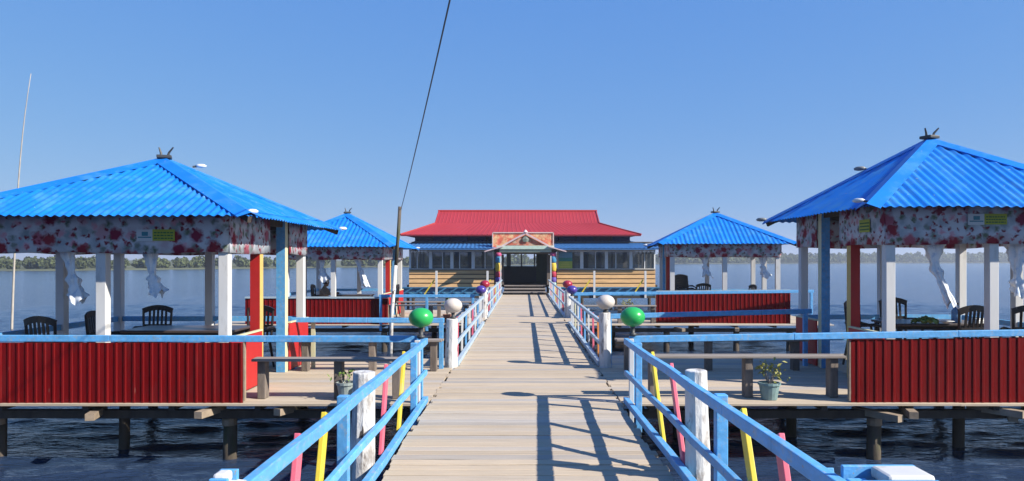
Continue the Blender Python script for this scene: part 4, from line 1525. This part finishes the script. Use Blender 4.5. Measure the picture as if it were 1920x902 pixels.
# ---- decorated entrance arch in front of the door
def entrance():
    root = thing('entrance_arch', (0.12, 43.1, 0), 'colourful entrance arch with striped columns, orange banner and little pitched roof', 'arch')

    def part(name, mb, m, par=None, **k):
        return mb.build(name, m, par or root, world=True, **k)
    cols = [('white_pink', (0.62, 0.45, 0.45)), ('pale_teal', (0.35, 0.55, 0.52)), ('violet', (0.13, 0.08, 0.38)), ('crimson', (0.45, 0.03, 0.07)),
            ('golden', (0.72, 0.48, 0.05)), ('sea_blue', (0.04, 0.22, 0.42)), ('magenta', (0.55, 0.08, 0.22))]
    zs = [0.0, 0.38, 0.62, 0.92, 1.25, 1.75, 2.12, 2.34]
    for cx in (-1.46, 1.70):
        col = part('column', MB().box((cx, 43.1, 1.17), (0.22, 0.22, 2.34)), M_CREAM())
        for k, (nm, c) in enumerate(cols):
            mb = MB()
            n = 18
            pr = []
            h = zs[k + 1] - zs[k]
            for j in range(7):
                q = j / 6
                pr.append((0.155 + 0.03 * math.sin(math.pi * q), zs[k] + h * q * 0.985 + 0.002))
            mb.lathe(pr, n, (cx, 43.1, 0))
            part('cloth_wrap', mb, mat('cloth_' + nm, c, 0.7, 0.15, 9, 0.2), col, smooth=True)
        part('ribbon', MB().box((cx + (0.14 if cx < 0 else -0.14), 42.86, 1.2), (0.07, 0.02, 1.9)), M_WHITE())
    # banner with white frame
    bx0, bx1, bz0, bz1, by = -1.80, 1.72, 2.52, 3.50, 43.35
    m_or = mat('orange_red_banner', (0.78, 0.17, 0.10), 0.7, 0.35, 3.5, 0, dirt=(0.85, 0.58, 0.30), dirt_amt=0.6, dirt_scale=3.2)
    part('banner', MB().box(((bx0 + bx1) / 2, by, (bz0 + bz1) / 2), (bx1 - bx0, 0.04, bz1 - bz0)), m_or)
    for a, b in (((bx0, bz1), (bx1, bz1)), ((bx0, bz0), (bx0, bz1)), ((bx1, bz0), (bx1, bz1))):
        part('banner_frame', MB().beam((a[0], by - 0.035, a[1]), (b[0], by - 0.035, b[1]), 0.06, 0.06, up=(0, 1, 0)), mat('pink_white_frame', (0.70, 0.58, 0.55), 0.6))
    # little gable and side wings
    ax, az = 0.10, 3.46
    for s in (-1, 1):
        part('gable_edge', MB().beam((ax, 43.0, az), (ax + s * 1.35, 43.0, 2.72), 0.12, 0.09), mat('pale_pink_trim', (0.74, 0.56, 0.58), 0.6))
        part('wing_roof', MB().beam((ax + s * 1.30, 43.05, 2.70), (ax + s * 2.35, 43.05, 2.40), 0.55, 0.06), mat('pale_pink_trim', (0.74, 0.56, 0.58)))
    part('gable_panel', MB().add([(ax - 1.15, 43.06, 2.76), (ax + 1.15, 43.06, 2.76), (ax, 43.06, 3.36), (ax - 1.15, 43.12, 2.76), (ax + 1.15, 43.12, 2.76), (ax, 43.12, 3.36)],
                                 [(0, 1, 2), (5, 4, 3), (0, 3, 4, 1), (1, 4, 5, 2), (2, 5, 3, 0)]), mat('gable_red', (0.55, 0.13, 0.08), 0.7, 0.3, 3, 0, dirt=(0.55, 0.42, 0.30), dirt_amt=0.6, dirt_scale=4))
    part('gable_emblem', MB().lathe([(0.16, -0.16), (0.22, 0.0), (0.1, 0.14), (0.02, 0.16)], 5, (ax, 43.0, 3.12), sq=(1, 0.25)), mat('grey_green_emblem', (0.22, 0.26, 0.22), 0.7))
    part('top_ornament', MB().lathe([(0.05, 0), (0.14, 0.05), (0.10, 0.12), (0.02, 0.2)], 8, (ax, 43.0, 3.46)), mat('pale_pink_trim', (0.74, 0.56, 0.58)))
    part('beam', MB().box((ax, 42.98, 2.64), (3.3, 0.16, 0.20)), mat('pale_green_beam', (0.55, 0.70, 0.60), 0.6, 0.15))
    part('beam', MB().box((ax, 43.04, 2.45), (3.0, 0.10, 0.17)), mat('grey_green_beam', (0.40, 0.46, 0.38), 0.6, 0.2))


entrance()
# poster next to the entrance
pst = thing('poster', (2.45, 43.85, 1.42), 'blue, green and yellow poster beside the entrance column', 'poster')
for k, (z0, z1, nm, c) in enumerate(((0.0, 0.42, 'p_lime', (0.45, 0.55, 0.08)), (0.425, 0.62, 'p_teal', (0.05, 0.30, 0.26)), (0.625, 0.95, 'p_sky', (0.16, 0.38, 0.55)))):
    MB().box((0, 0, (z0 + z1) / 2), (0.80, 0.02, z1 - z0)).build('poster_field', mat('poster' + nm[1:], c, 0.6, 0.12, 8, 0), pst)
for k in range(3):
    MB().box((-0.02, -0.014, 0.1 + 0.11 * k), (0.6 - 0.1 * k, 0.006, 0.04)).build('print_bar', mat('print_yellow', (0.72, 0.68, 0.15), 0.6, 0.05), pst)


# ---- low blue trellis railings on the terrace before the building
def terrace(label, x0, x1, y):
    root = thing('terrace_railing', ((x0 + x1) / 2, y, 0), label, 'railing', 'blue trellis railings before the building')

    def part(name, mb, m, par=None):
        return mb.build(name, m, par or root, world=True)
    m_b = mat('teal_blue_paint', (0.05, 0.20, 0.36), 0.55, 0.25, 3, 0, obj_var=0.15)
    part('top_rail', MB().box(((x0 + x1) / 2, y, 0.42), (x1 - x0, 0.07, 0.07)), m_b)
    part('bottom_rail', MB().box(((x0 + x1) / 2, y, 0.02), (x1 - x0, 0.07, 0.08)), m_b)
    n = int((x1 - x0) / 0.55)
    w = (x1 - x0) / n
    for i in range(n):
        a = x0 + i * w
        c = M_YEL() if i % 5 == 2 else m_b
        top = 0.85 if i % 5 == 2 else 0.40
        part('lattice_bar', MB().beam((a + 0.03, y - 0.052, 0.05), (a + w - 0.03, y - 0.052, top), 0.03, 0.07), c)
        part('lattice_bar', MB().beam((a + w - 0.03, y + 0.052, 0.05), (a + 0.03, y + 0.052, 0.40), 0.03, 0.07), m_b)
    for k in range(3):
        part('back_board', MB().box(((x0 + x1) / 2, y + 0.09, 0.09 + 0.135 * k), (x1 - x0, 0.025, 0.122)), mat('faded_blue_board', (0.09, 0.27, 0.42), 0.6, 0.3, 2, 0, obj_var=0.2))
    part('deck_edge', MB().box(((x0 + x1) / 2, y + 0.65, -0.085), (x1 - x0, 1.4, 0.12)), M_DARKWOOD())
    for x in (x0 + 0.3, (x0 + x1) / 2, x1 - 0.3):
        part('pile', MB().tube([(x, y + 0.4, -2), (x, y + 0.4, -0.15)], 0.08, 8), M_PILE())
    xx = x0 + 1.9
    k = 0
    while xx < x1:
        part('white_post', MB().box((xx, y - 0.10, 0.60), (0.11, 0.09, 1.46)), M_WHITE())
        xx += 2.75
    return root


terrace('low blue trellis railing before the bamboo wall, on the side of the dark pole', -6.6, -1.75, 40.3)
terrace('low blue trellis railing before the bamboo wall, poster side', 1.9, 7.6, 40.3)


# ================================================================== HAZE over the lake
hz = MB().box((250, 690, 8.7), (3600, 1700, 22.6)).build('haze', None)
hz.data.materials.clear()
hm = bpy.data.materials.new('lake_haze')
hm.use_nodes = True
hn = hm.node_tree
hn.nodes.clear()
vo = hn.nodes.new('ShaderNodeVolumePrincipled')
vo.inputs['Color'].default_value = (0.82, 0.90, 1.0, 1)
vo.inputs['Density'].default_value = 0.0006
vo.inputs['Anisotropy'].default_value = 0.3
oo = hn.nodes.new('ShaderNodeOutputMaterial')
hn.links.new(vo.outputs[0], oo.inputs['Volume'])
hz.data.materials.append(hm)
tag(hz, 'thin pale haze lying over the lake', 'haze', kind='stuff')
